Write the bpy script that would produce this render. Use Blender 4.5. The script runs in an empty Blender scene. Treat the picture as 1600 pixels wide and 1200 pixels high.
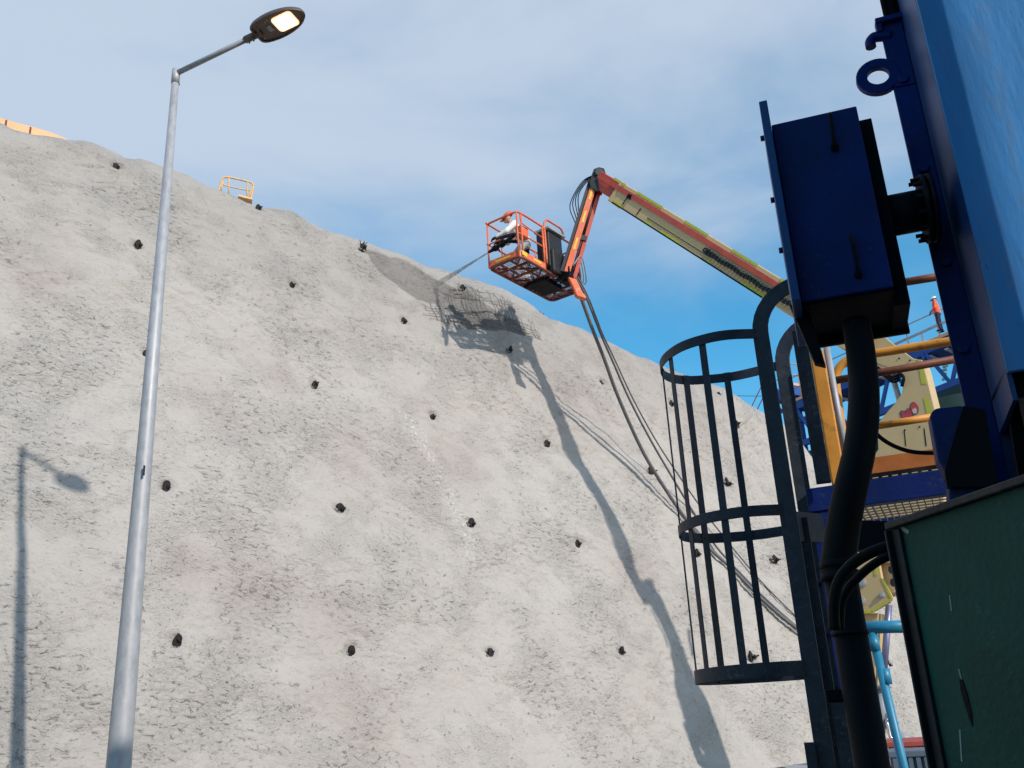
import bpy, math, random
import numpy as np
from mathutils import Vector, Matrix
random.seed(7)
scene = bpy.context.scene
C = scene.collection
R = math.radians
# ------------------------------------------------------------------ camera
F = 1500.0
CAM = np.array([0.0, 0.0, 1.7])
_up = np.array([-225.0, 4113.0, -F]); _up /= np.linalg.norm(_up)
_f = np.array([0, 0, -1.0]); _f = _f - _up * _f.dot(_up); _f /= np.linalg.norm(_f)
M = np.array([np.cross(_f, _up), _f, _up])
cd = bpy.data.cameras.new('camera'); cam = bpy.data.objects.new('camera', cd); C.objects.link(cam)
cd.sensor_width = 36; cd.lens = 36 * F / 1600; cd.clip_start = .05; cd.clip_end = 2000
cam.matrix_world = Matrix.Translation(Vector(CAM)) @ Matrix(M.tolist()).to_4x4()
scene.camera = cam
# ------------------------------------------------------------------ light
SUN = np.array([0.548, -0.639, 0.539]); SUN /= np.linalg.norm(SUN)
sl = bpy.data.lights.new('sun', 'SUN'); so = bpy.data.objects.new('sun', sl); C.objects.link(so)
sl.energy = 2.75; sl.angle = R(.9); sl.color = (1.0, .95, .88)
so.rotation_euler = Vector(SUN).to_track_quat('Z', 'Y').to_euler()
scene.view_settings.view_transform = 'Standard'; scene.view_settings.look = 'None'
scene.view_settings.exposure = 0.42; scene.view_settings.gamma = 1
w = bpy.data.worlds.new('World'); scene.world = w; w.use_nodes = True
nt = w.node_tree; N = nt.nodes; L = nt.links; N.clear()
sky = N.new('ShaderNodeTexSky'); sky.sky_type = 'NISHITA'; sky.sun_disc = False
sky.sun_elevation = math.asin(SUN[2]); sky.sun_rotation = math.atan2(SUN[0], SUN[1])
sky.air_density = 1.0; sky.dust_density = .6; sky.ozone_density = 1.6
tc = N.new('ShaderNodeTexCoord')
mp = N.new('ShaderNodeMapping'); mp.inputs['Scale'].default_value = (1.0, 1.0, 2.6); mp.inputs['Rotation'].default_value = (.1, .35, .4)
L.new(tc.outputs['Generated'], mp.inputs['Vector'])
n1 = N.new('ShaderNodeTexNoise'); n1.inputs['Scale'].default_value = 2.7; n1.inputs['Detail'].default_value = 8; n1.inputs['Roughness'].default_value = .52
n1.inputs['Distortion'].default_value = .25
L.new(mp.outputs[0], n1.inputs['Vector'])
# direction gradient: thicker cloud high up and to the left, clear blue low on the right
dotn = N.new('ShaderNodeVectorMath'); dotn.operation = 'DOT_PRODUCT'; dotn.inputs[1].default_value = (-.30, 0.0, 1.0)
L.new(tc.outputs['Generated'], dotn.inputs[0])
gm = N.new('ShaderNodeMapRange'); gm.inputs['From Min'].default_value = .30; gm.inputs['From Max'].default_value = .60
gm.inputs['To Min'].default_value = -.14; gm.inputs['To Max'].default_value = .40; gm.clamp = True
L.new(dotn.outputs['Value'], gm.inputs['Value'])
ad = N.new('ShaderNodeMath'); ad.operation = 'ADD'; L.new(n1.outputs[0], ad.inputs[0]); L.new(gm.outputs[0], ad.inputs[1])
cf = N.new('ShaderNodeMapRange'); cf.interpolation_type = 'SMOOTHSTEP'
cf.inputs['From Min'].default_value = .30; cf.inputs['From Max'].default_value = .98; cf.inputs['To Max'].default_value = .93
L.new(ad.outputs[0], cf.inputs['Value'])
mx = N.new('ShaderNodeMix'); mx.data_type = 'RGBA'
hs = N.new('ShaderNodeHueSaturation'); hs.inputs['Saturation'].default_value = 1.42; hs.inputs['Value'].default_value = 1.0; hs.inputs['Hue'].default_value = .483
L.new(sky.outputs[0], hs.inputs['Color'])
sy = N.new('ShaderNodeSeparateXYZ'); L.new(tc.outputs['Generated'], sy.inputs[0])
fy = N.new('ShaderNodeMapRange'); fy.interpolation_type = 'SMOOTHSTEP'; fy.inputs['From Min'].default_value = -.25; fy.inputs['From Max'].default_value = .45; L.new(sy.outputs['Y'], fy.inputs['Value'])
fm = N.new('ShaderNodeMath'); fm.operation = 'MULTIPLY'; L.new(cf.outputs[0], fm.inputs[0]); L.new(fy.outputs[0], fm.inputs[1])
L.new(fm.outputs[0], mx.inputs['Factor']); L.new(hs.outputs[0], mx.inputs['A']); mx.inputs['B'].default_value = (2.85, 3.33, 4.0, 1)
bg = N.new('ShaderNodeBackground'); bg.inputs['Strength'].default_value = .15
wo = N.new('ShaderNodeOutputWorld'); L.new(mx.outputs['Result'], bg.inputs['Color']); L.new(bg.outputs[0], wo.inputs['Surface'])

# ------------------------------------------------------------------ helpers
def ray(x, y):
    d = M @ np.array([(x - 800) / F, -(y - 600) / F, -1.0]); return d / np.linalg.norm(d)
def hd(x, y, r):
    """world point seen at (x,y) of the survey photo, r metres away over ground"""
    d = ray(x, y); return CAM + d * r / math.hypot(d[0], d[1])
def pz(x, y, z):
    d = ray(x, y); return CAM + d * (z - CAM[2]) / d[2]
def onplane(x, y, P, n):
    d = ray(x, y); return CAM + d * (np.dot(n, P - CAM) / np.dot(n, d))
def azr(az, r, z): return np.array([r * math.sin(R(az)), r * math.cos(R(az)), z])
def nrm(v): v = np.asarray(v, float); return v / (np.linalg.norm(v) + 1e-12)

def tag(o, label=None, cat=None, group=None, kind=None):
    if label: o['label'] = label
    if cat: o['category'] = cat
    if group: o['group'] = group
    if kind: o['kind'] = kind
    return o
def thing(name, loc, label, cat, group=None):
    o = bpy.data.objects.new(name, None); C.objects.link(o); o.location = Vector(np.asarray(loc, float)); o.empty_display_size = .2
    return tag(o, label, cat, group)

class MB:
    def __init__(s): s.v = []; s.f = []; s.sm = []
    def add(s, vs, fs, smooth=False):
        b = len(s.v); s.v += [tuple(map(float, p)) for p in vs]
        s.f += [tuple(b + i for i in f) for f in fs]; s.sm += [smooth] * len(fs); return s
    def box(s, c, ax, ay, az, sx, sy, sz):
        c = np.asarray(c, float); ax, ay, az = (np.asarray(a, float) for a in (ax, ay, az)); vs = []
        for k in (-.5, .5):
            for j in (-.5, .5):
                for i in (-.5, .5): vs.append(c + ax * i * sx + ay * j * sy + az * k * sz)
        return s.add(vs, [(0, 2, 3, 1), (4, 5, 7, 6), (0, 1, 5, 4), (2, 6, 7, 3), (0, 4, 6, 2), (1, 3, 7, 5)])
    def tube(s, pts, r, n=10, caps=True):
        pts = [np.asarray(p, float) for p in pts]; m = len(pts)
        rs = [r] * m if np.isscalar(r) else list(r)
        T = []
        for i in range(m):
            a = pts[max(i - 1, 0)]; b = pts[min(i + 1, m - 1)]; T.append(nrm(b - a))
        u = nrm(np.cross(T[0], [0.13, .21, 1.0] if abs(T[0][2]) < .9 else [1, .1, 0])); vs = []
        for i in range(m):
            u = nrm(u - T[i] * np.dot(u, T[i])); wv = np.cross(T[i], u)
            for k in range(n):
                a = 2 * math.pi * k / n; vs.append(pts[i] + rs[i] * (math.cos(a) * u + math.sin(a) * wv))
        fs = [(i * n + k, i * n + (k + 1) % n, (i + 1) * n + (k + 1) % n, (i + 1) * n + k) for i in range(m - 1) for k in range(n)]
        s.add(vs, fs, True)
        if caps:
            b = len(s.v) - len(vs)
            s.f += [tuple(b + k for k in reversed(range(n))), tuple(b + (m - 1) * n + k for k in range(n))]; s.sm += [False, False]
        return s
    def bar(s, a, b, wdir, wd, th):
        """flat bar from a to b; wd wide along wdir, th thick"""
        a = np.asarray(a, float); b = np.asarray(b, float); t = nrm(b - a); wv = nrm(np.asarray(wdir, float) - t * np.dot(wdir, t)); n = np.cross(t, wv)
        return s.box((a + b) / 2, t, wv, n, np.linalg.norm(b - a), wd, th)
    def ribbon(s, pts, up, wd, th, side=None):
        """flat strap swept along pts; 'up' is the wide direction (fixed vector or function of i)"""
        pts = [np.asarray(p, float) for p in pts]; m = len(pts); vs = []
        for i in range(m):
            t = nrm(pts[min(i + 1, m - 1)] - pts[max(i - 1, 0)])
            u = np.asarray(up, float); u = nrm(u - t * np.dot(u, t)); n = np.cross(t, u)
            for a, b in ((-1, -1), (1, -1), (1, 1), (-1, 1)): vs.append(pts[i] + u * a * wd / 2 + n * b * th / 2)
        fs = [(4 * i + k, 4 * i + (k + 1) % 4, 4 * i + 4 + (k + 1) % 4, 4 * i + 4 + k) for i in range(m - 1) for k in range(4)]
        fs += [(3, 2, 1, 0), tuple(4 * (m - 1) + k for k in range(4))]
        return s.add(vs, fs)
    def prism(s, poly, d):
        """closed polygon of 3D points extruded by vector d"""
        n = len(poly); d = np.asarray(d, float); vs = [np.asarray(p, float) for p in poly] + [np.asarray(p, float) + d for p in poly]
        fs = [tuple(range(n)), tuple(reversed(range(n, 2 * n)))] + [(k, k + n, (k + 1) % n + n, (k + 1) % n) for k in range(n)]
        return s.add(vs, fs)
    def disc(s, c, ax, r, h, n=16):
        c = np.asarray(c, float); return s.tube([c, c + nrm(ax) * h], r, n)
    def ball(s, c, r, n=12, m=8, sc=(1, 1, 1)):
        c = np.asarray(c, float); vs = []
        for i in range(m + 1):
            ph = math.pi * i / m
            for k in range(n):
                a = 2 * math.pi * k / n
                vs.append(c + r * np.array([sc[0] * math.sin(ph) * math.cos(a), sc[1] * math.sin(ph) * math.sin(a), sc[2] * math.cos(ph)]))
        return s.add(vs, [(i * n + k, (i + 1) * n + k, (i + 1) * n + (k + 1) % n, i * n + (k + 1) % n) for i in range(m) for k in range(n)], True)
    def pieces(s, name, mat, parent=None, **kw):
        """every loose piece becomes a part of its own"""
        par = list(range(len(s.v)))
        def find(i):
            while par[i] != i: par[i] = par[par[i]]; i = par[i]
            return i
        for f in s.f:
            for q in f[1:]: par[find(q)] = find(f[0])
        grp = {}
        for f, sm in zip(s.f, s.sm): grp.setdefault(find(f[0]), []).append((f, sm))
        out = []
        for fl in grp.values():
            ids = sorted({i for f, _ in fl for i in f}); mp_ = {i: k for k, i in enumerate(ids)}; m2 = MB(); m2.v = [s.v[i] for i in ids]; m2.f = [tuple(mp_[i] for i in f) for f, _ in fl]; m2.sm = [q for _, q in fl]
            out.append(m2.build(name, mat, parent, **kw))
        return out
    def build(s, name, mat, parent=None, bevel=0, origin=None, remesh=0):
        me = bpy.data.meshes.new(name); o0 = np.array(parent.location if parent is not None and parent.type == 'EMPTY' else (0, 0, 0)) if origin is None else np.asarray(origin, float)
        if parent is not None and parent.type == 'MESH': o0 = np.array(parent['_o'])
        me.from_pydata([tuple(np.array(p) - o0) for p in s.v], [], s.f); me.update()
        me.polygons.foreach_set('use_smooth', s.sm)
        import bmesh
        bm = bmesh.new(); bm.from_mesh(me); bmesh.ops.recalc_face_normals(bm, faces=bm.faces); bm.to_mesh(me); bm.free()
        me.materials.append(mat)
        o = bpy.data.objects.new(name, me); C.objects.link(o); o['_o'] = [float(a) for a in o0]
        if parent is not None: o.parent = parent
        else: o.location = Vector(o0)
        if remesh:
            m = o.modifiers.new('remesh', 'REMESH'); m.mode = 'VOXEL'; m.voxel_size = remesh; m.use_smooth_shade = True
            m = o.modifiers.new('smooth', 'SMOOTH'); m.iterations = 3
        if bevel:
            m = o.modifiers.new('bevel', 'BEVEL'); m.width = bevel; m.segments = 2; m.limit_method = 'ANGLE'; m.harden_normals = False
        return o

def smoothpath(pts, k=6):
    pts = [np.asarray(p, float) for p in pts]; out = []
    P = [2 * pts[0] - pts[1]] + pts + [2 * pts[-1] - pts[-2]]
    for i in range(1, len(P) - 2):
        for j in range(k):
            t = j / k; a, b, c, d = P[i - 1], P[i], P[i + 1], P[i + 2]
            out.append(.5 * ((2 * b) + (c - a) * t + (2 * a - 5 * b + 4 * c - d) * t * t + (3 * b - a - 3 * c + d) * t ** 3))
    out.append(pts[-1]); return out

# ------------------------------------------------------------------ materials
def mat(name, col, rough=.5, metal=0, var=.12, vscale=3, bump=.1, bscale=40, spec=.5, dirt=None, dirt_amt=.5, dirt_scale=4, dirt_lo=.55, stretch=(1, 1, 1), emit=None, estr=0, chips=None):
    m = bpy.data.materials.new(name); m.use_nodes = True; t = m.node_tree; n = t.nodes; l = t.links
    b = n['Principled BSDF']; b.inputs['Roughness'].default_value = rough; b.inputs['Metallic'].default_value = metal; b.inputs['Specular IOR Level'].default_value = spec
    co = n.new('ShaderNodeNewGeometry'); mpn = n.new('ShaderNodeMapping'); mpn.inputs['Scale'].default_value = stretch
    l.new(co.outputs['Position'], mpn.inputs['Vector'])
    no = n.new('ShaderNodeTexNoise'); no.inputs['Scale'].default_value = vscale; no.inputs['Detail'].default_value = 6; no.inputs['Roughness'].default_value = .6; l.new(mpn.outputs[0], no.inputs['Vector'])
    rm = n.new('ShaderNodeMapRange'); rm.inputs['From Min'].default_value = .3; rm.inputs['From Max'].default_value = .7; rm.inputs['To Min'].default_value = 1 - var; rm.inputs['To Max'].default_value = 1 + var
    l.new(no.outputs[0], rm.inputs['Value'])
    vm = n.new('ShaderNodeVectorMath'); vm.operation = 'SCALE'; vm.inputs[0].default_value = col; l.new(rm.outputs[0], vm.inputs['Scale'])
    out = vm.outputs[0]
    if dirt:
        n2 = n.new('ShaderNodeTexNoise'); n2.inputs['Scale'].default_value = dirt_scale; n2.inputs['Detail'].default_value = 9; n2.inputs['Roughness'].default_value = .7; l.new(mpn.outputs[0], n2.inputs['Vector'])
        r2 = n.new('ShaderNodeMapRange'); r2.inputs['From Min'].default_value = dirt_lo; r2.inputs['From Max'].default_value = dirt_lo + .13; r2.inputs['To Max'].default_value = dirt_amt
        l.new(n2.outputs[0], r2.inputs['Value'])
        mx = n.new('ShaderNodeMix'); mx.data_type = 'RGBA'; l.new(r2.outputs[0], mx.inputs['Factor']); l.new(out, mx.inputs['A']); mx.inputs['B'].default_value = (*dirt, 1); out = mx.outputs['Result']
    if chips:
        n4 = n.new('ShaderNodeTexNoise'); n4.inputs['Scale'].default_value = 32; n4.inputs['Detail'].default_value = 6; n4.inputs['Roughness'].default_value = .75; l.new(mpn.outputs[0], n4.inputs['Vector'])
        n5 = n.new('ShaderNodeTexNoise'); n5.inputs['Scale'].default_value = 3.1; n5.inputs['Detail'].default_value = 4; l.new(co.outputs['Position'], n5.inputs['Vector'])
        ma = n.new('ShaderNodeMath'); ma.operation = 'MULTIPLY_ADD'; l.new(n5.outputs[0], ma.inputs[0]); ma.inputs[1].default_value = .55; l.new(n4.outputs[0], ma.inputs[2])
        r4 = n.new('ShaderNodeMapRange'); r4.inputs['From Min'].default_value = .93; r4.inputs['From Max'].default_value = .955; r4.inputs['To Max'].default_value = .85; l.new(ma.outputs[0], r4.inputs['Value'])
        mx2 = n.new('ShaderNodeMix'); mx2.data_type = 'RGBA'; l.new(r4.outputs[0], mx2.inputs['Factor']); l.new(out, mx2.inputs['A']); mx2.inputs['B'].default_value = (*chips, 1); out = mx2.outputs['Result']
    l.new(out, b.inputs['Base Color'])
    rr = n.new('ShaderNodeMapRange'); rr.inputs['To Min'].default_value = max(rough - .12, .03); rr.inputs['To Max'].default_value = min(rough + .15, 1); l.new(no.outputs[0], rr.inputs['Value']); l.new(rr.outputs[0], b.inputs['Roughness'])
    if bump:
        n3 = n.new('ShaderNodeTexNoise'); n3.inputs['Scale'].default_value = bscale; n3.inputs['Detail'].default_value = 5; l.new(mpn.outputs[0], n3.inputs['Vector'])
        bp = n.new('ShaderNodeBump'); bp.inputs['Strength'].default_value = bump; bp.inputs['Distance'].default_value = .01; l.new(n3.outputs[0], bp.inputs['Height']); l.new(bp.outputs[0], b.inputs['Normal'])
    if emit: b.inputs['Emission Color'].default_value = (*emit, 1); b.inputs['Emission Strength'].default_value = estr
    return m

RUST = (.12, .045, .02)
navy = mat('navy_paint', (.002, .015, .12), .5, 0, .3, 3, .25, 35, spec=.25, chips=(.035, .045, .075), dirt=(.03, .03, .04), dirt_amt=.5, dirt_scale=9)
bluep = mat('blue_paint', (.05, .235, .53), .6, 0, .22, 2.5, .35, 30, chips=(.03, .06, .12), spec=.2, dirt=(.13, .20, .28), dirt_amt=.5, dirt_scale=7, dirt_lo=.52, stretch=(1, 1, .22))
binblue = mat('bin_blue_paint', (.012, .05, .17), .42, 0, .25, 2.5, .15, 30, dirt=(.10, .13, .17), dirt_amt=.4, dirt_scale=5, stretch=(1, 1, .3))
slate = mat('slate_steel', (.030, .034, .045), .55, .0, .35, 9, .3, 50, spec=.3, chips=(.09, .085, .085), dirt=(.07, .07, .08), dirt_amt=.5, dirt_scale=18)
black = mat('black_rubber', (.003, .003, .004), .65, 0, .2, 8, .15, 50, spec=.15)
dark = mat('dark_steel', (.004, .005, .008), .65, 0, .3, 10, .2, 50, spec=.15, dirt=(.05, .04, .035), dirt_amt=.4)
galv = mat('galvanised_steel', (.38, .372, .378), .5, .2, .14, 16, .08, 60, stretch=(1, 1, .5), dirt=(.24, .235, .23), dirt_amt=.5, dirt_scale=5)
lampdark = mat('lamp_housing', (.12, .085, .07), .5, .3, .1, 8, .05)  # brown tone holds the warm glow of the lens on the housing
lens = mat('lamp_lens', (.9, .8, .6), .3, 0, 0, 1, 0, emit=(1, .58, .28), estr=1.0)
lensw = mat('lamp_diode_panel', (.9, .85, .7), .3, 0, 0, 1, 0, emit=(1, .88, .7), estr=7)
yel = mat('yellow_rail_paint', (.62, .26, .03), .5, 0, .15, 7, .1, 50, dirt=RUST, dirt_amt=.75, dirt_scale=9, dirt_lo=.54)
rustp = mat('rusty_rail_paint', (.16, .045, .015), .6, 0, .25, 9, .2, 50, dirt=(.04, .015, .01), dirt_amt=.7, dirt_scale=11)
toe = mat('orange_toe_board_paint', (.38, .11, .015), .6, 0, .2, 7, .1, 50, dirt=(.05, .02, .01), dirt_amt=.8, dirt_scale=9, dirt_lo=.6)
orange = mat('orange_paint', (.70, .13, .04), .5, 0, .12, 4, .05, dirt=(.42, .33, .29), dirt_amt=.6, dirt_scale=9, dirt_lo=.53)
redp = mat('faded_red_paint', (.50, .07, .04), .5, 0, .15, 4, .05, dirt=(.2, .05, .03), dirt_amt=.5, dirt_scale=5)
tan = mat('cream_paint', (.58, .40, .19), .5, 0, .06, 3, .05, dirt=(.47, .35, .20), dirt_amt=.4, dirt_scale=1.5)
lime = mat('lime_reflective_tape', (.50, .47, .03), .4, 0, .1, 12, .05)
decal = mat('yellow_decal', (.75, .50, .05), .5, 0, .1, 12, .05)
chain = mat('black_energy_chain', (.015, .015, .017), .55, 0, .2, 20, .2)
greyp = mat('grey_paint', (.30, .31, .32), .5, 0, .1, 6, .05, dirt=(.1, .1, .1), dirt_amt=.4)
chrome = mat('chrome_rod', (.6, .62, .66), .22, 1, .05, 6, 0)
purple = mat('steel_rod', (.20, .20, .32), .35, .5, .05, 6, 0)
whitec = mat('white_cloth', (.78, .76, .74), .85, 0, .08, 8, .3, 25)
greyc = mat('grey_cloth', (.34, .36, .40), .85, 0, .12, 10, .3, 25)
darkc = mat('navy_cloth', (.015, .02, .05), .85, 0, .12, 10, .3, 25)
hivis = mat('orange_cloth', (.85, .12, .05), .8, 0, .1, 10, .2, 25)
skin = mat('skin', (.42, .22, .14), .6, 0, .05, 10, 0)
helmo = mat('orange_helmet', (.80, .10, .03), .35, 0, .05, 8, 0)
helmw = mat('white_helmet', (.8, .8, .8), .35, 0, .05, 8, 0)
glove = mat('black_glove', (.02, .02, .02), .8, 0, .1, 8, 0)
hosem = mat('grey_rubber_hose', (.11, .105, .105), .6, 0, .2, 12, .1)
wire = mat('rusty_wire', (.20, .18, .165), .6, .3, .2, 10, 0)
boltm = mat('rusty_shaded_anchor_steel', (.012, .010, .010), .8, .1, .4, 22, .4, 50)  # near black: rust plus the painted shade of the anchor holes
green = mat('green_paint', (.009, .066, .046), .6, 0, .25, 2.2, .35, 45, spec=.2, chips=(.03, .09, .075), dirt=(.012, .045, .042), dirt_amt=.5, dirt_scale=8)
greenrim = mat('dark_green_rim', (.005, .008, .009), .6, 0, .3, 8, .3, 40, dirt=(.06, .05, .045), dirt_amt=.5, dirt_scale=14)
scr = mat('bare_scratch', (.22, .30, .26), .6, 0, .2, 30, 0)
teal = mat('teal_pipe_paint', (.02, .20, .33), .4, 0, .15, 8, .05)
redbox = mat('dull_red_paint', (.36, .06, .045), .6, 0, .15, 5, .1, dirt=(.2, .08, .06), dirt_amt=.5)
slateb = mat('blue_grey_cabinet', (.10, .13, .17), .5, 0, .1, 5, .05)
farblue = mat('far_blue_steel', (.012, .06, .26), .5, 0, .2, 1, .05)
fargreen = mat('dark_green_cladding', (.012, .035, .028), .6, 0, .2, .6, .1, 5)
farpale = mat('pale_grating', (.45, .50, .58), .6, 0, .1, 3, 0)
farrail = mat('pale_orange_rail', (.70, .36, .20), .5, 0, .1, 3, 0)
farsteel = mat('far_grey_rail', (.42, .36, .36), .5, 0, .1, 3, 0)
barr = mat('orange_barrier_plastic', (.90, .50, .26), .6, 0, .06, 1, 0)
ochre = mat('ochre_rail_paint', (.62, .38, .17), .55, 0, .12, 5, 0)
logo = mat('red_decal', (.50, .05, .06), .5, 0, .2, 20, 0)
logod = mat('grey_decal_outline', (.14, .07, .07), .5, 0, .2, 20, 0)
logop = mat('pale_decal', (.60, .42, .36), .5, 0, .2, 20, 0)

# ------------------------------------------------------------------ slope
PHI = .871; TAU = .348; D0 = 15.423
U = np.array([math.sin(PHI), math.cos(PHI), 0]); NH = np.array([U[1], -U[0], 0])
NP = NH * math.cos(TAU) + np.array([0, 0, math.sin(TAU)]); WV = -NH * math.sin(TAU) + np.array([0, 0, math.cos(TAU)])
P0 = -NH * D0 + np.array([0, 0, 8.0])
def sv(x, y):
    d = ray(x, y); t = NP.dot(P0 - CAM) / NP.dot(d); P = CAM + d * t
    return float(np.dot(P - P0, U)), float(np.dot(P - P0, WV))
rng = np.random.default_rng(11)
_perm = rng.random((512, 512))
_gx = np.cos(_perm * 2 * np.pi); _gy = np.sin(_perm * 2 * np.pi)
def perlin(x, y):
    x = np.asarray(x, float) + 500; y = np.asarray(y, float) + 500
    xi = np.floor(x).astype(int); yi = np.floor(y).astype(int); xf = x - xi; yf = y - yi
    u = xf * xf * xf * (xf * (xf * 6 - 15) + 10); v = yf * yf * yf * (yf * (yf * 6 - 15) + 10)
    def g(i, j):
        a = (xi + i) % 512; b = (yi + j) % 512; return _gx[a, b] * (xf - i) + _gy[a, b] * (yf - j)
    return (g(0, 0) * (1 - u) + g(1, 0) * u) * (1 - v) + (g(0, 1) * (1 - u) + g(1, 1) * u) * v
def fbm(x, y, o=4, g=.5):
    a = 1; s = 0
    for i in range(o): s = s + a * perlin(x * 2 ** i + 17.3 * i, y * 2 ** i - 9.1 * i); a *= g
    return s
SKY = [(-500, 60), (-200, 130), (0, 190), (25, 203), (60, 211), (100, 215), (150, 222), (178, 236), (202, 247), (228, 248), (262, 260), (300, 275), (345, 295), (390, 315), (430, 326), (470, 332), (520, 360), (570, 375), (640, 400), (700, 422), (760, 440), (800, 455), (850, 485), (880, 502), (920, 515), (960, 535), (1000, 555), (1035, 568), (1100, 595), (1165, 622), (1200, 645), (1235, 665), (1262, 695), (1285, 735)]
RAD = 1.3
cs = []; cv = []; SKS = []
for (x, y) in SKY:
    s_, v_ = sv(x, y); d = ray(x, y); beta = math.atan2(d[2], -np.dot(d, NH))
    dl = RAD * math.tan(max((math.pi / 2 - TAU - beta), .05) / 2)
    cs.append(s_ ); cv.append(v_ - dl); SKS.append(s_)
cs += [cs[-1] + 3, cs[-1] + 20]; cv += [cv[-1] - .6, cv[-1] - 1.0]
_o = np.argsort(cs); cs = np.array(cs)[_o]; cv = np.array(cv)[_o]
def vtop(s): return np.interp(s, cs, cv)
def calibrate():
    global cv
    tx = np.array([p[0] for p in SKY], float); ty = np.array([p[1] for p in SKY], float)
    for it in range(4):
        sa = np.arange(cs[0] - 2, cs[-3] + 4, .15); ex = np.linspace(-1.2, 2.2, 60)
        S = np.repeat(sa[:, None], 60, 1); V = vtop(sa)[:, None] + ex[None, :]
        Q = (surf(S.ravel(), V.ravel()) - CAM) @ M; x = 800 + F * Q[:, 0] / -Q[:, 2]; y = 600 - F * Q[:, 1] / -Q[:, 2]; ok = Q[:, 2] < -1
        new = cv.copy()
        for i in range(len(SKY)):
            k = ok & (np.abs(x - tx[i]) < 9)
            if k.sum() > 3:
                e = y[k].min() - ty[i]; j = np.argmin(np.abs(cs - SKS[i])); dd = np.median(-Q[k, 2]); new[j] += .85 * e * dd / F
        cv = new
        0 and print('cal', it, [round(float(y[ok & (np.abs(x - tx[i]) < 9)].min() - ty[i]), 1) for i in range(2, len(SKY)) if (ok & (np.abs(x - tx[i]) < 9)).any()])
def pip(px, py, poly):
    """soft inside test: signed distance to polygon (positive inside), metres"""
    poly = np.array(poly); ins = np.zeros(px.shape, bool); dist = np.full(px.shape, 1e9); n = len(poly)
    for i in range(n):
        x1, y1 = poly[i]; x2, y2 = poly[(i + 1) % n]
        c = ((y1 > py) != (y2 > py)) & (px < (x2 - x1) * (py - y1) / (y2 - y1 + 1e-12) + x1); ins ^= c
        t = np.clip(((px - x1) * (x2 - x1) + (py - y1) * (y2 - y1)) / ((x2 - x1) ** 2 + (y2 - y1) ** 2 + 1e-12), 0, 1)
        dist = np.minimum(dist, np.hypot(px - x1 - t * (x2 - x1), py - y1 - t * (y2 - y1)))
    return np.where(ins, dist, -dist)
WET = [sv(*p) for p in [(572, 383), (600, 391), (632, 402), (662, 420), (700, 442), (735, 456), (770, 482), (815, 508), (835, 530), (800, 524), (760, 517), (728, 512), (712, 495), (700, 482), (680, 470), (655, 466), (628, 448), (606, 428), (583, 404)]]
OPEN1 = [sv(*p) for p in [(648, 464), (672, 466), (700, 481), (716, 500), (735, 513), (712, 514), (690, 506), (664, 486)]]
OPEN2 = [sv(*p) for p in [(688, 449), (706, 446), (724, 440), (745, 443), (768, 452), (782, 458), (800, 474), (822, 492), (834, 510), (846, 522), (838, 533), (815, 524), (792, 523), (770, 514), (748, 516), (728, 509), (716, 492), (700, 470)]]
STREAK = [sv(*p) for p in [(625, 632), (650, 650), (672, 690), (700, 730), (716, 780), (730, 815), (742, 880), (732, 882), (712, 815), (694, 775), (676, 730), (655, 695), (636, 665)]]
FARPIT = [sv(*p) for p in [(1130, 640), (1165, 650), (1215, 690), (1280, 740), (1300, 860), (1255, 800), (1215, 745), (1185, 735), (1150, 690)]]
DENTS = []
def disp(s, v):
    vt = vtop(s)
    h = .30 * fbm(s / 6.0, v / 5.0, 2) + .15 * fbm(s / 1.9 + 5, v / 1.7, 3)
    # flow ridges: diagonal ribs on the far part
    q = np.clip((s - 12) / 8, 0, 1)
    h = h + (.05 + .09 * q) * perlin(s * 1.15 + v * .55, v * .22 + 3)
    # rough pitted patches
    rot_s = s * .86 + v * .5; rot_v = -s * .5 + v * .86
    patch = np.clip(fbm(s / 2.6 + 40, v / 2.2, 3) * 2.2 + .28, 0, 1)
    pit = fbm(rot_s * 4.2, rot_v * 9.5, 2)
    h = h + (.25 + patch) * (.030 * pit - .012 * np.clip(pit * 3 - .4, 0, 1)) + (.3 + patch) * .010 * fbm(s * 9, v * 9, 2)
    h = h + .006 * fbm(s * 6 + 3, v * 6, 2)
    for (bs, bv, br) in DENTS:
        k = np.abs(s - bs) + np.abs(v - bv) < 1.2
        if k.any():
            d2 = ((s[k] - bs) ** 2 + (v[k] - bv) ** 2) / br ** 2; h[k] += -.09 * np.exp(-d2 * 1.4) + .022 * np.exp(-(np.sqrt(d2) - 1.6) ** 2 * 4)
    fp = np.clip(pip(s, v, FARPIT) / .3 + .3, 0, 1)
    h = h - fp * .06 * np.clip(fbm(rot_s * 1.6, rot_v * 7, 2) * 2, 0, 1)
    # step where the older layer ends at the open netting
    dw = pip(s, v, WET); h = h - .05 * np.clip(dw / .12 + .3, 0, 1) + .03 * np.clip(dw / .12 + .3, 0, 1) * fbm(s * 7, v * 7, 3)
    for O in (OPEN1, OPEN2):
        do = np.clip(pip(s, v, O) / .12 + .2, 0, 1); h = h - .02 * do + .05 * do * fbm(s * 3.3, v * 3.3, 3)
    return h
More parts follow.
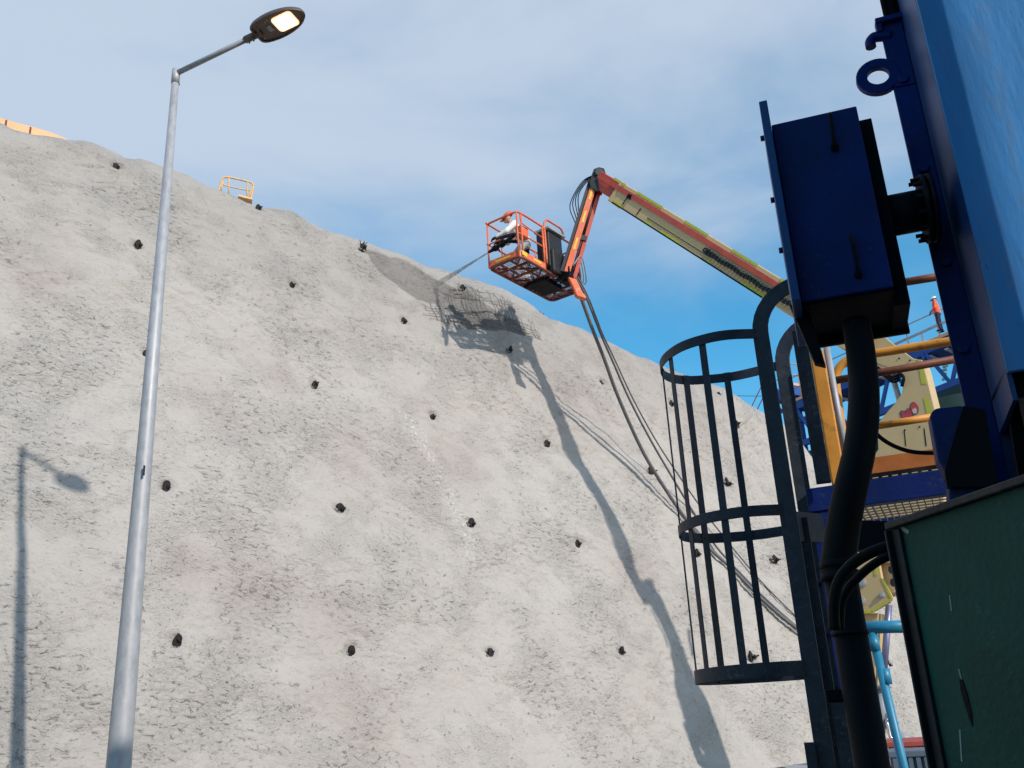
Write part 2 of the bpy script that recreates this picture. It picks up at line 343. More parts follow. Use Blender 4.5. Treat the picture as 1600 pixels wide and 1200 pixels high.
def surf(s, v, off=0):
    s = np.atleast_1d(np.asarray(s, float)); v = np.atleast_1d(np.asarray(v, float))
    h = disp(s, v) + off
    vt = vtop(s); a0 = math.pi / 2 - TAU; over = np.clip(v - vt, 0, None); th = np.clip(over / RAD, 0, a0 - .05)
    flat = np.clip(over - RAD * (a0 - .05), 0, None)
    a = a0 - th
    hor = np.sin(TAU) * (np.minimum(v, vt)) + RAD * (math.sin(a0) * 1 - np.sin(a)) + flat * np.cos(a)
    z = 8 + np.cos(TAU) * (np.minimum(v, vt)) + RAD * (np.cos(a) - math.cos(a0)) + flat * np.sin(a)
    nn = np.outer(np.sin(a), NH) + np.outer(np.cos(a), [0, 0, 1.0])
    P = np.outer(D0 + hor, -NH) + np.outer(s, U) + np.outer(z, [0, 0, 1.0])
    return P + nn * h[:, None]
def wallpt(x, y, off=0.0):
    """point of the real (displaced) slope surface on the sight line x,y"""
    d = ray(x, y); s_, v_ = sv(x, y)
    for _ in range(12):
        P = surf(s_, v_)[0]; e = P - CAM; t = np.dot(e, NP) / np.dot(d, NP); Q = CAM + d * t
        s_ += np.dot(Q - P, U); v_ += np.dot(Q - P, WV)
    return surf(s_, v_, off)[0], s_, v_

calibrate()
# ------------------------------------------------------------------ anchor bolts
BOLTS = [
 (182, 259, 1.0, 'dark rusty anchor head high on the slope, left of the lamp pole near the crest'),
 (214, 384, 1.1, 'dark anchor head left of the lamp pole, second below the crest'),
 (229, 550, .9, 'anchor head half hidden behind the left edge of the lamp pole'),
 (458, 443, 1.0, 'anchor head on the upper slope right of the lamp pole, below the ochre guard rail'),
 (632, 501, 1.2, 'anchor head just below the open strip of wire netting'),
 (491, 602, 1.2, 'narrow anchor head in mid slope, left of the top of the white streak'),
 (678, 650, 1.1, 'anchor head beside the upper end of the white streak'),
 (793, 550, 1.0, 'anchor head below the basket shadow, left of the boom shadow'),
 (855, 692, 1.3, 'large ragged anchor head close left of the boom shadow, third level down'),
 (259, 760, 1.1, 'anchor head right beside the lamp pole at mid height of the slope'),
 (531, 795, 1.5, 'largest rusty anchor head in the middle of the slope with a long hanging stub'),
 (736, 818, 1.1, 'anchor head at the lower end of the white streak'),
 (905, 848, 1.3, 'dark oval anchor head left of the lower boom shadow'),
 (275, 1003, 1.3, 'anchor head low on the slope, right of the lamp pole, half buried in mortar'),
 (548, 1017, 1.2, 'anchor head in the lowest row, second from the lamp pole'),
 (766, 1020, 1.1, 'shallow crumbled anchor head in the lowest row, third from the lamp pole'),
 (970, 1017, 1.1, 'anchor head in the lowest row, just left of the bottom of the boom shadow'),
 (941, 597, 1.2, 'small anchor head on the smooth upper slope, left of the hanging hoses'),
 (1017, 736, 1.8, 'anchor head right beside the hanging hoses, left of the ladder cage'),
 (1050, 630, 1.5, 'anchor head seen through the top left corner of the ladder cage'),
 (1149, 665, 1.4, 'small anchor head seen between the upper cage bars near the pitted band'),
 (1135, 755, 1.8, 'hollow triangular anchor head above the middle hoop of the ladder cage'),
 (1089, 865, 1.7, 'anchor head behind the hoses just below the middle hoop of the cage'),
 (1205, 878, 1.6, 'anchor head between the last cage bar and the near ladder stile'),
 (1173, 1028, 2.0, 'ragged anchor head just above the lowest hoop of the ladder cage'),
 (1289, 1025, 1.9, 'anchor head between the ladder stile and the black pipe'),
 (1391, 1035, 1.3, 'anchor head seen right of the teal pipe beside the green container'),
 (845, 487, 1.3, 'anchor head standing on the crest to the right of the basket'),
 (722, 451, 1.3, 'anchor head above the spray impact among the open netting'),
 (566, 389, 1.4, 'tuft of bent bars at the upper left end of the wet strip'),
 (403, 326, 1.1, 'small anchor head on the crest right of the yellow guard rail'),
 (1123, 614, 1.2, 'tiny anchor head near the crest seen through the cage top'),
]
_dn = [(*wallpt(b[0], b[1])[1:], .11 * b[2] ** .6) for b in BOLTS]
DENTS += _dn
def build_slope():
    sa = np.concatenate([np.arange(-14, 0, .12), np.arange(0, 34, .036), np.arange(34, 60, .12)])
    vb = -8.0 / math.cos(TAU)
    tt = np.concatenate([np.linspace(0, 1, 340)])
    ex = np.concatenate([np.linspace(0, 2.2, 62)[1:], [2.8, 3.6, 5, 8, 12]])
    ns = len(sa); nv = len(tt) + len(ex)
    S = np.repeat(sa[:, None], nv, 1); VT = vtop(sa)[:, None]
    V = np.concatenate([vb + (VT - vb) * tt[None, :], VT + ex[None, :]], 1)
    s = S.ravel(); v = V.ravel()
    P = surf(s, v)
    me = bpy.data.meshes.new('slope'); me.vertices.add(len(P)); me.vertices.foreach_set('co', P.ravel())
    i = np.arange(ns - 1)[:, None] * nv + np.arange(nv - 1)[None, :]
    q = np.stack([i, i + nv, i + nv + 1, i + 1], -1).reshape(-1, 4); nf = len(q)
    me.loops.add(nf * 4); me.loops.foreach_set('vertex_index', q.ravel().astype(np.int32))
    me.polygons.add(nf); me.polygons.foreach_set('loop_start', np.arange(nf, dtype=np.int32) * 4)
    me.polygons.foreach_set('loop_total', np.full(nf, 4, np.int32)); me.polygons.foreach_set('use_smooth', np.ones(nf, bool))
    me.update(); me.validate()
    uv = me.uv_layers.new(name='sv'); uvd = np.stack([s, v], 1)[q.ravel()]; uv.data.foreach_set('uv', uvd.ravel())
    wet = np.clip(pip(s, v, WET) / .05 + .5 + .8 * fbm(s * 3, v * 3, 3), 0, 1)
    opn = np.maximum(np.clip(pip(s, v, OPEN1) / .15 + .2, 0, 1), np.clip(pip(s, v, OPEN2) / .25 + .1 + .4 * fbm(s * 2, v * 2, 3), 0, 1))
    wh = np.clip(pip(s, v, STREAK) / .25 + .45, 0, 1)
    pk = np.zeros_like(s)
    for (x, y, r_) in [(410, 575, 60), (400, 930, 75), (560, 700, 50), (905, 640, 55), (690, 700, 60), (300, 880, 50), (520, 960, 60), (560, 1100, 70), (340, 640, 60), (1000, 900, 40), (850, 600, 40), (60, 420, 70), (960, 520, 60), (1080, 650, 60)]:
        a, b = sv(x, y); a2, b2 = sv(x + r_, y); rr = math.hypot(a2 - a, b2 - b)
        pk = np.maximum(pk, np.exp(-((s - a) ** 2 + (v - b) ** 2) / rr ** 2))
    pk = np.clip(pk * (1.0 + 1.2 * fbm(s / .9, v / .9, 3)), 0, 1)
    ca = me.color_attributes.new('stain', 'FLOAT_COLOR', 'POINT')
    ca.data.foreach_set('color', np.stack([np.maximum(wet, .0), wh, pk, opn], 1).ravel())
    m = bpy.data.materials.new('sprayed_concrete'); m.use_nodes = True; t = m.node_tree; n = t.nodes; l = t.links; b = n['Principled BSDF']
    b.inputs['Specular IOR Level'].default_value = .25
    at = n.new('ShaderNodeAttribute'); at.attribute_name = 'stain'; sp = n.new('ShaderNodeSeparateColor'); l.new(at.outputs['Color'], sp.inputs[0])
    uvn = n.new('ShaderNodeUVMap'); uvn.uv_map = 'sv'
    def noise(scale, det, ro=.55, mapping=None, dist=0):
        x = n.new('ShaderNodeTexNoise'); x.inputs['Scale'].default_value = scale; x.inputs['Detail'].default_value = det; x.inputs['Roughness'].default_value = ro; x.inputs['Distortion'].default_value = dist
        src = uvn.outputs[0]
        if mapping:
            mm = n.new('ShaderNodeMapping'); mm.inputs['Scale'].default_value = mapping[0]; mm.inputs['Rotation'].default_value = (0, 0, mapping[1]); l.new(src, mm.inputs[0]); src = mm.outputs[0]
        l.new(src, x.inputs['Vector']); return x.outputs[0]
    def mr(src, a, b_, c=0, d=1, sm=True):
        x = n.new('ShaderNodeMapRange'); x.interpolation_type = 'SMOOTHSTEP' if sm else 'LINEAR'
        for k, val in zip(('From Min', 'From Max', 'To Min', 'To Max'), (a, b_, c, d)): x.inputs[k].default_value = val
        l.new(src, x.inputs['Value']); return x.outputs[0]
    def mix(fac, a, bb):
        x = n.new('ShaderNodeMix'); x.data_type = 'RGBA'; l.new(fac, x.inputs['Factor'])
        for k, val in (('A', a), ('B', bb)):
            if isinstance(val, tuple): x.inputs[k].default_value = (*val, 1)
            else: l.new(val, x.inputs[k])
        return x.outputs['Result']
    def math_(op, a, bb):
        x = n.new('ShaderNodeMath'); x.operation = op
        for k, val in ((0, a), (1, bb)):
            if isinstance(val, (int, float)): x.inputs[k].default_value = val
            else: l.new(val, x.inputs[k])
        return x.outputs[0]
    big = noise(.22, 5, .5); mid = noise(1.3, 6, .6); fine = noise(26, 4, .6)
    c = mix(mr(big, .35, .65), (.392, .350, .311), (.412, .372, .334))
    c = mix(mr(mid, .45, .75, 0, .35), c, (.43, .397, .366))
    c = mix(mr(noise(2.2, 5, .6, ((1, .35, 1), .5)), .50, .78, 0, .35), c, (.365, .332, .302))
    c = mix(math_('MULTIPLY', sp.outputs[2], .40), c, (.33, .265, .24))
    speck = mr(noise(17, 3, .6), .52, .62)
    c = mix(math_('MULTIPLY', math_('MULTIPLY', sp.outputs[1], speck), .55), c, (.62, .60, .60))
    c = mix(math_('MULTIPLY', at.outputs['Alpha'], mr(noise(5, 5, .7), .45, .62, .0, .35)), c, (.22, .20, .185))
    c = mix(math_('MULTIPLY', sp.outputs[0], .97), c, mix(mr(noise(8, 5, .7), .35, .65), (.095, .082, .075), (.145, .126, .115)))
    # older, greyer spray towards the crest
    sx = n.new('ShaderNodeSeparateXYZ'); l.new(uvn.outputs[0], sx.inputs[0])
    c = mix(math_('MULTIPLY', mr(math_('ADD', sx.outputs[1], math_('MULTIPLY', noise(.35, 5, .6), 5.0)), 2.6, 6.6), .55), c, (.285, .262, .24))
    # pits: colour darkened in holes and creases, for dirt and painted shade
    patch = mr(noise(.42, 5, .6), .45, .62); patch2 = mr(noise(1.1, 5, .6), .46, .62)
    p1 = noise(8.0, 6, .64, ((1.0, 1.75, 1), .62), .7); p2 = noise(21, 3, .6, ((1.0, 1.6, 1), .5), .3); p3 = noise(3.2, 4, .5, ((1, 1.5, 1), .5), .2)
    cre = math_('MULTIPLY', mr(p1, .41, .33), math_('ADD', patch, .12))
    hole = math_('MAXIMUM', mr(noise(7, 2, .5, None, 0), .70, .75), math_('MULTIPLY', mr(noise(17, 2, .5, ((1, 1.4, 1), .5)), .66, .71), math_('ADD', patch2, .25)))
    c = mix(math_('MULTIPLY', hole, .38), c, (.17, .15, .135))
    c = mix(math_('MULTIPLY', cre, .10), c, (.20, .178, .16))
    l.new(c, b.inputs['Base Color'])
    b.inputs['Roughness'].default_value = .9
    hgt = math_('ADD', math_('MULTIPLY', cre, -.015), math_('MULTIPLY', math_('MULTIPLY', p1, math_('ADD', patch, .12)), .052))
    hgt = math_('ADD', hgt, math_('MULTIPLY', math_('MULTIPLY', p2, math_('ADD', patch2, .25)), .030)); hgt = math_('ADD', hgt, math_('MULTIPLY', p3, .075))
    hgt = math_('ADD', hgt, math_('MULTIPLY', fine, .004)); hgt = math_('ADD', hgt, math_('MULTIPLY', noise(70, 2), .0012)); hgt = math_('ADD', hgt, math_('MULTIPLY', hole, -.02))
    bp = n.new('ShaderNodeBump'); bp.inputs['Strength'].default_value = 1; bp.inputs['Distance'].default_value = 1.0; l.new(hgt, bp.inputs['Height']); l.new(bp.outputs[0], b.inputs['Normal'])
    me.materials.append(m)
    o = bpy.data.objects.new('slope', me); C.objects.link(o); o['kind'] = 'structure'
build_slope()

gm_ = mat('packed_gravel', (.13, .12, .11), .95, 0, .25, .8, .5, 12, dirt=(.12, .11, .10), dirt_amt=.6, dirt_scale=1.5)
g = MB(); g.add([(-400, -400, 0), (400, -400, 0), (400, 400, 0), (-400, 400, 0)], [(0, 1, 2, 3)])
tag(g.build('ground', gm_), kind='structure')

for i, (x, y, sc, lab) in enumerate(BOLTS):
    P, s_, v_ = wallpt(x, y, 0)
    P = np.array(P); rr = random.Random(i * 7 + 3); k = sc ** .7 * .075
    t = thing('rock_anchor', P, lab, 'anchor bolt', 'anchor heads studding the sprayed slope')
    # ragged bearing plate, slightly tilted, standing off the face, blackened for the shadowed hole
    m = MB(); n_ = nrm(NP + U * rr.uniform(-.35, .35) + WV * rr.uniform(-.6, -.1)); a_ = nrm(np.cross(n_, WV)); b_ = np.cross(n_, a_)
    ang0 = rr.uniform(0, 1.5); poly = []
    for j in range(9):
        a = ang0 + 2 * math.pi * j / 9; q = k * rr.uniform(.75, 1.15); poly.append(P + NP * .015 + a_ * math.cos(a) * q * .8 + b_ * math.sin(a) * q * 1.15)
    m.prism(poly, n_ * .035); m.build('bearing_plate', boltm, t, bevel=.006)
    m = MB(); sd = nrm(NP * 1.0 + U * rr.uniform(.1, .7) + WV * rr.uniform(-.9, .1)); ln = k * rr.uniform(1.0, 1.7)
    m.tube([P - NP * .03, P + sd * ln], [k * .24, k * .16], 8); m.disc(P + sd * ln * .45, sd, k * .42, k * .35, 6); m.build('bar_stub', boltm, t)
    m = MB(); # collar of rough mortar round the head
    pts = []
    for j in range(7):
        a = rr.uniform(2.2, 7.2); q = k * rr.uniform(.75, 1.25); c0 = P + U * math.cos(a) * q + WV * math.sin(a) * q * .8 - NP * .01
        m.ball(c0, k * rr.uniform(.28, .5), 7, 5, (1, 1, .7))
    m.pieces('mortar_lump', bpy.data.materials.get('mortar') or mat('mortar', (.22, .20, .18), .95, 0, .3, 20, .4, 60), t)
    if 'tuft' in lab:
        m = MB()
        for j in range(5 if 'tuft' in lab else 2):
            e = nrm(NP * .6 + U * rr.uniform(-1, .4) + WV * rr.uniform(-.3, 1)) * k * rr.uniform(1.3, 2.3)
            m.tube([P, P + e * .6, P + e + NP * .03], .009, 5)
        m.pieces('wire_end', boltm, t)

# ------------------------------------------------------------------ open netting
def netting(poly, name, label, sp=.10, drop=.2, off=.022):
    m = MB(); a = np.array(poly); s0, s1 = a[:, 0].min(), a[:, 0].max(); v0, v1 = a[:, 1].min(), a[:, 1].max(); rr = random.Random(5)
    def run(ss, vv):
        ins = pip(ss, vv, poly) > rr.uniform(-.12, .18); P = surf(ss, vv, off) ; wob = .05 * fbm(ss * 2, vv * 2, 2); P = P + NP * wob[:, None]; seg = []
        for p, k in zip(P, ins):
            if k: seg.append(p)
            else:
                if len(seg) > 2 and rr.random() > drop: m.tube(seg, .0058, 4, False)
                seg = []
        if len(seg) > 2: m.tube(seg, .0058, 4, False)
    for s in np.arange(s0, s1, sp):
        vv = np.arange(v0, v1, .05); run(np.full_like(vv, s) + .02 * np.sin(vv * 3), vv)
    for v in np.arange(v0, v1, sp):
        ss = np.arange(s0, s1, .05); run(ss, np.full_like(ss, v) + .02 * np.sin(ss * 2))
    o = m.build(name, wire, origin=surf([a[:, 0].mean()], [a[:, 1].mean()])[0]); tag(o, label, 'wire netting', 'wire netting on the slope')
netting(OPEN1, 'wire_netting', 'bare strip of steel netting below the wet sprayed band')
netting(OPEN2, 'wire_netting', 'wide bare patch of steel netting with the basket shadow on it, not yet sprayed')

# ------------------------------------------------------------------ street lamp
LT = hd(275, 115, 10.0); base = LT.copy(); base[2] = 0
t = thing('street_lamp', base, 'tall galvanised street lamp with its lamp lit, in front of the grey slope', 'street lamp')
m = MB(); zs = [0, 1.4, 1.45, LT[2] * .5, LT[2] - .05]; m.tube([base + [0, 0, z] for z in zs], [.125, .118, .112, .078, .040], 28); m.disc(base, [0, 0, 1], .22, .03, 24); m.build('pole', galv, t)
AZ, UPT, LL = 1.935, .14, 1.78
ad_ = np.array([math.sin(AZ) * math.cos(UPT), math.cos(AZ) * math.cos(UPT), math.sin(UPT)])
ah = nrm([math.sin(AZ), math.cos(AZ), 0]); aside = nrm(np.cross([0, 0, 1], ah)); aup = np.cross(ad_, aside)
m = MB(); m.tube([LT - [0, 0, .14], LT + [0, 0, .05]], .047, 20); m.disc(LT - [0, 0, .11], aside, .012, .07, 8); m.build('collar', galv, t)
m = MB(); m.tube([LT - ad_ * .03, LT + ad_ * (LL - .72)], .031, 16); m.build('arm', greyp, t)
h0 = LL - .80
m = MB(); m.tube([LT + ad_ * h0, LT + ad_ * (h0 + .22)], .043, 14)
for k in (.05, .11): m.disc(LT + ad_ * (h0 + k) - aup * .03, -aup, .009, .045, 8)
m.build('arm_clamp', lampdark, t)
hc = LT + ad_ * (LL - .66)
def hp(u, vv, ww): return hc + ad_ * u + aside * vv + aup * ww
prof = [(0, .10), (.02, .135), (.08, .165), (.2, .185), (.32, .185), (.44, .165), (.54, .128), (.61, .075), (.645, .03)]
outl = [(u, w_) for u, w_ in prof] + [(u, -w_) for u, w_ in reversed(prof)]
outl = [np.array(p) for p in smoothpath([np.array([*p, 0]) for p in outl], 3)]
m = MB(); rings = []
for sc, hh in ((1, -.02), (1, .005), (.95, .035), (.75, .062), (.4, .078), (.05, .082)):
    rings.append([hp(.31 + (p[0] - .31) * sc, p[1] * sc, hh) for p in outl])
nn = len(outl); vs = [p for r_ in rings for p in r_]
m.add(vs, [(i * nn + k, i * nn + (k + 1) % nn, (i + 1) * nn + (k + 1) % nn, (i + 1) * nn + k) for i in range(len(rings) - 1) for k in range(nn)] + [tuple(range((len(rings) - 1) * nn, len(rings) * nn))], True)
# underside with a rim
rin = [hp(.31 + (p[0] - .31) * .93, p[1] * .93, -.02) for p in outl]; rin2 = [hp(.31 + (p[0] - .31) * .93, p[1] * .93, -.006) for p in outl]
m.add(rings[0] + rin + rin2, [(k, (k + 1) % nn, nn + (k + 1) % nn, nn + k) for k in range(nn)] + [(nn + k, nn + (k + 1) % nn, 2 * nn + (k + 1) % nn, 2 * nn + k) for k in range(nn)] + [tuple(reversed(range(2 * nn, 3 * nn)))])
head = m.build('lamp_head', lampdark, t)
def rrect(u0, u1, hw, ww, rad=.045, k=5):
    out = []
    for (cu, cv_, a0) in ((u1 - rad, hw - rad, 0), (u0 + rad, hw - rad, 90), (u0 + rad, -hw + rad, 180), (u1 - rad, -hw + rad, 270)):
        for j in range(k + 1):
            a = R(a0 + 90 * j / k); out.append(hp(cu + rad * math.cos(a), cv_ + rad * math.sin(a), ww))
    return out
m = MB(); m.prism(rrect(.27, .53, .115, -.009), aup * -.008); m.build('lens', lens, head)
m = MB(); m.prism(rrect(.295, .505, .09, -.0185, .03), aup * -.003); m.build('diode_panel', lensw, head)
m = MB(); m.prism(rrect(.17, .225, .045, -.008, .006), aup * -.004); m.build('rating_plate', greyp, head)
m = MB()
for (u, v_) in ((.06, -.05), (.06, .09), (.20, -.11), (.24, -.12)): m.disc(hp(u, v_, -.006), -aup, .010, .006, 8)
m.pieces('screw', galv, head)
m = MB(); P = hd(225, 735, 9.88); m.box(P, [1, 0, 0], [0, 1, 0], [0, 0, 1], .014, .02, .10); m.build('hatch_slot', slate, t)

# ------------------------------------------------------------------ boom lift
E_ = hd(935, 283, 19.5); B_ = hd(1400, 572, 17.3)
bh = nrm([(B_ - E_)[0], (B_ - E_)[1], 0]); bn = np.array([bh[1], -bh[0], 0]); bn = bn if bn[1] < 0 else -bn   # horizontal normal facing the camera side
bt = nrm(B_ - E_); bu = np.cross(bt, bn); bu = bu if bu[2] > 0 else -bu
gx = B_.copy(); gx[2] = 0
lift = thing('boom_lift', gx, 'cream and orange articulated boom lift reaching over the slope with a work basket', 'boom lift')
BL = np.linalg.norm(B_ - E_)
def bp_(a, h, o): return E_ + bt * a + bu * h + bn * o
# telescoping sections
m = MB(); m.box(bp_((.75 + BL * .93) / 2, 0, .06), bt, bn, bu, BL * .93 - .75, .28, .50)
m.box(bp_(.80, 0, .0), bt, bn, bu, .10, .43, .53)
bo = m.build('boom_section', tan, lift, bevel=.02)
m = MB(); m.box(bp_(.45, .02, 0), bt, bn, bu, .95, .32, .40); m.build('boom_tip', redp, lift, bevel=.015)
m = MB(); m.box(bp_((.1 + BL * .92) / 2, .10, .21), bt, bn, bu, BL * .92 - .1, .03, .11); m.build('boom_side_rail', redp, bo)
m = MB(); x = 1.0
for a, b in ((.55, .95), (1.35, 2.2), (2.9, 3.6), (4.3, 5.0), (5.6, 6.4)):
    m.box(bp_((a + b) / 2, .225, .203), bt, bn, bu, b - a, .012, .055)
for a, b in ((.78, 1.25), (2.0, 2.2), (2.5, 3.1), (3.9, 4.05), (4.9, 5.6)):
    m.box(bp_((a + b) / 2, -.215, .203), bt, bn, bu, b - a, .012, .06)
for k in range(4): m.bar(bp_(5.0 + k * .17, -.1, .212), bp_(5.12 + k * .17, -.20, .212), bn, .004, .03)
m.pieces('reflective_tape', lime, bo)
m = MB(); m.box(bp_(3.2, -.245, .19), bt, bn, bu, 4.6, .05, .03); m.build('lower_lip', dark, bo)
m = MB(); m.box(bp_(3.0, -.12, .208), bt, bn, bu, 2.0, .012, .012); m.box(bp_(1.7, -.11, .209), bt, bn, bu, .02, .012, .16); m.box(bp_(1.25, .06, .22), bt, bn, bu, .10, .06, .10); m.box(bp_(1.19, -.06, .208), bt, bn, bu, .015, .01, .2); m.pieces('bracket', dark, bo)
m = MB()
for k in range(34):
    a = 3.85 + k * .088; m.box(bp_(a, -.075 + .01 * math.sin(k), .25), bt, bn, bu, .062, .10, .085); m.tube([bp_(a - .04, -.03, .30), bp_(a, .0, .31), bp_(a + .04, -.03, .30)], .008, 5)
m.tube([bp_(3.8, -.1, .25), bp_(3.74, -.08, .25), bp_(3.76, -.02, .26), bp_(3.9, -.0, .28)], .018, 6)
m.build('energy_chain', chain, bo)
# elbow knuckle and jib
J0 = hd(934, 276, 19.5); J1 = hd(886, 432, 19.55)
jt = nrm(J1 - J0); js = nrm(np.cross(jt, ray(910, 350))); js = js if js[0] > 0 else -js; jf = nrm(np.cross(js, jt)); jf = jf if jf[1] < 0 else -jf
JL = np.linalg.norm(J1 - J0)
m = MB(); pl = [(934, 267), (942, 269), (946, 280), (942, 300), (931, 305), (921, 298), (919, 290), (926, 270)]
for off, th in ((.16, .03), (-.16, .03)):
    q = [hd(x, y, 19.5) - jf * off for x, y in pl]; m.prism(q, jf * th)
m.tube([J0 - jf * .24, J0 + jf * .24], .10, 14); m.box(J0 + jt * .25, js, jf, jt, .22, .26, .35)
m.build('elbow_knuckle', chain, lift, bevel=.01)
def jp(a, s, o): return J0 + jt * a + js * s + jf * o
m = MB(); m.box(jp(JL * .55, -.03, .08), jt, js, jf, JL * .86, .14, .12); j1 = m.build('jib_arm', orange, lift, bevel=.01)
m = MB(); m.box(jp(JL * .52, -.14, .02), jt, js, jf, JL * .92, .09, .14); m.build('jib_hose_tray', chain, lift)
m = MB(); m.bar(jp(.15, .13, 0), jp(JL * 1.02, .17, 0), js, .09, .10); m.build('jib_link', redp, lift, bevel=.01)
m = MB(); m.tube([jp(.3, .06, -.02), jp(JL * .95, .09, -.02)], .035, 10); m.build('jib_cylinder', chrome, lift)
m = MB(); m.tube([jp(.25, .06, -.02), jp(JL * .62, .075, -.02)], .055, 10); m.box(jp(JL * .62, .1, 0), jt, js, jf, .12, .16, .16); m.build('cylinder_barrel', chain, lift)
m = MB()
for a in (.55, 1.15, 1.85): m.box(jp(a, -.03, .143), jt, js, jf, .30, .05, .006)
m.pieces('warning_label', decal, j1)
m = MB()
for k in range(4):
    q = [J0 + jf * .1 - js * .05, J0 - js * (.22 + .03 * k) + jt * .25, J0 - js * (.30 + .04 * k) + jt * (.6 + .1 * k), J0 - js * .18 + jt * (1.0 + .1 * k)]
    m.tube(smoothpath(q, 5), .012, 5)
m.pieces('hydraulic_hose', black, lift)
# basket
Bk = hd(812, 400, 18.4); fz = Bk[2]
kx = nrm([.60, .80, 0]); ky = nrm([-.80, .60, 0]); Z = np.array([0, 0, 1.0])
def kp(x, y, z): return Bk + kx * x + ky * y + Z * z
W_, L_ = .84, 2.35
def loop(pts, rad=.12, k=5):
    out = []; n = len(pts)
    for i in range(n):
        p, a, b = (np.array(pts[i], float), np.array(pts[i - 1], float), np.array(pts[(i + 1) % n], float))
        d1 = nrm(a - p); d2 = nrm(b - p); q0 = p + d1 * rad; q1 = p + d2 * rad
        for j in range(k + 1):
            tt = j / k; out.append((1 - tt) ** 2 * q0 + 2 * tt * (1 - tt) * p + tt * tt * q1)
    return out
def closed(pts): return pts + [pts[0], pts[1]]
m = MB(); base4 = [kp(0, 0, 0), kp(L_, 0, 0), kp(L_, W_, 0), kp(0, W_, 0)]
lp = loop(base4, .14)
# open-mesh floor frame: rim, cross-members and diagonal bars
m.tube(closed(lp), .035, 6, False)
for x in (.35, .75, 1.15, 1.55, 1.95): m.bar(kp(x, .02, 0), kp(x, W_ - .02, 0), Z, .05, .035)
for y in (.28, .56): m.bar(kp(.02, y, 0), kp(L_ - .02, y, 0), Z, .04, .03)
for x in (0, .78, 1.56): m.bar(kp(x + .05, .03, -.01), kp(x + .75, W_ - .03, -.01), Z, .04, .03); m.bar(kp(x + .75, .03, -.012), kp(x + .05, W_ - .03, -.012), Z, .04, .03)
fl = m.build('floor_frame', mat('shaded_red_underframe', (.16, .035, .02), .6, 0, .3, 8, .1, dirt=(.03, .02, .02), dirt_amt=.7, dirt_scale=4), lift)  # red darkened to paint in the shade under the basket
m = MB()   # expanded metal deck: fine bars
for x in np.arange(.06, L_, .058): m.bar(kp(x, .02, .035), kp(x, W_ - .02, .035), Z, .012, .008)
for y in np.arange(.06, W_, .07): m.bar(kp(.02, y, .036), kp(L_ - .02, y, .036), Z, .010, .007)
m.build('floor_grating', greyp, fl)
m = MB(); ring = loop(base4, .14); ring = ring[:]  # toe board (near side stops at the jib)
near = [kp(.95, -.012, .08)] + [p + Z * .08 for p in [kp(.14, -.012, 0)] + [kp(0, 0, 0) + (kx * (.14 * (1 - math.cos(a)) ) * 0 + (kx * (.14 - .14 * math.sin(a)) + ky * (.14 - .14 * math.cos(a)))) for a in np.linspace(0, math.pi / 2, 6)]] + [kp(0, W_, .08)]
m.ribbon(near, Z, .17, .012); tb = m.build('toe_board', orange, lift)
m = MB(); m.ribbon([kp(0, W_, .07), kp(L_, W_, .07)], Z, .15, .012); m.ribbon([kp(L_ + .01, W_, .07), kp(L_ + .01, 0, .07)], Z, .15, .012); m.ribbon([kp(1.75, -.012, .07), kp(L_, -.012, .07)], Z, .15, .012); m.pieces('toe_board', redp, lift)
m = MB(); m.box(kp(.16, -.022, .11), kx, ky, Z, .18, .006, .10); m.box(kp(.62, -.022, .10), kx, ky, Z, .28, .006, .05); m.box(kp(-.01, .45, .09), ky, kx, Z, .4, .006, .045); m.pieces('warning_label', decal, tb)
m = MB(); H1 = 1.10
top = loop([kp(0, 0, H1), kp(1.0, 0, H1), kp(1.0, 0, H1 - .01)], .1)
m.tube(smoothpath([kp(1.02, 0, .2), kp(1.02, 0, H1 - .12), kp(.98, 0, H1 - .03), kp(.88, 0, H1), kp(.14, 0, H1), kp(.04, .04, H1), kp(0, .14, H1), kp(0, W_ - .1, H1), kp(.03, W_ - .03, H1), kp(.12, W_, H1), kp(L_ - .12, W_, H1), kp(L_ - .03, W_ - .03, H1), kp(L_, W_ - .12, H1), kp(L_, .12, H1), kp(L_ - .03, .03, H1), kp(L_ - .12, 0, H1), kp(1.62, 0, H1)], 4), .024, 8)
m.tube(smoothpath([kp(1.0, 0, .58), kp(.14, 0, .58), kp(.04, .04, .58), kp(0, .14, .58), kp(0, W_ - .1, .58), kp(.03, W_ - .03, .58), kp(.12, W_, .58), kp(L_ - .12, W_, .58), kp(L_ - .03, W_ - .03, .58), kp(L_, W_ - .12, .58), kp(L_, .12, .58), kp(L_ - .12, 0, .58), kp(1.62, 0, .58)], 4), .018, 6)
m.tube(smoothpath([kp(1.02, .02, .3), kp(1.02, .02, 1.0), kp(1.03, 0, 1.24), kp(1.12, 0, 1.34), kp(1.22, 0, 1.36), kp(1.62, 0, 1.36), kp(1.72, 0, 1.33), kp(1.76, 0, 1.24), kp(1.74, 0, 1.12), kp(1.64, 0, 1.06)], 4), .024, 8)
m.tube(smoothpath([kp(.12, .01, H1 - .02), kp(.13, .01, H1 - .18), kp(.25, .01, H1 - .24), kp(.85, .01, H1 - .28), kp(1.0, .01, H1 - .28)], 4), .016, 6)
for x, y in ((0, .02), (0, W_), (L_, 0), (L_, W_), (.5, W_), (1.2, W_), (1.8, W_)): m.tube([kp(x, y, 0), kp(x, y, H1)], .02, 7)
m.tube([kp(.13, -.0, 0), kp(.13, 0, H1)], .02, 7); m.tube([kp(.93, -.0, 0), kp(.93, 0, H1)], .022, 7)
m.build('guard_rail', orange, lift)
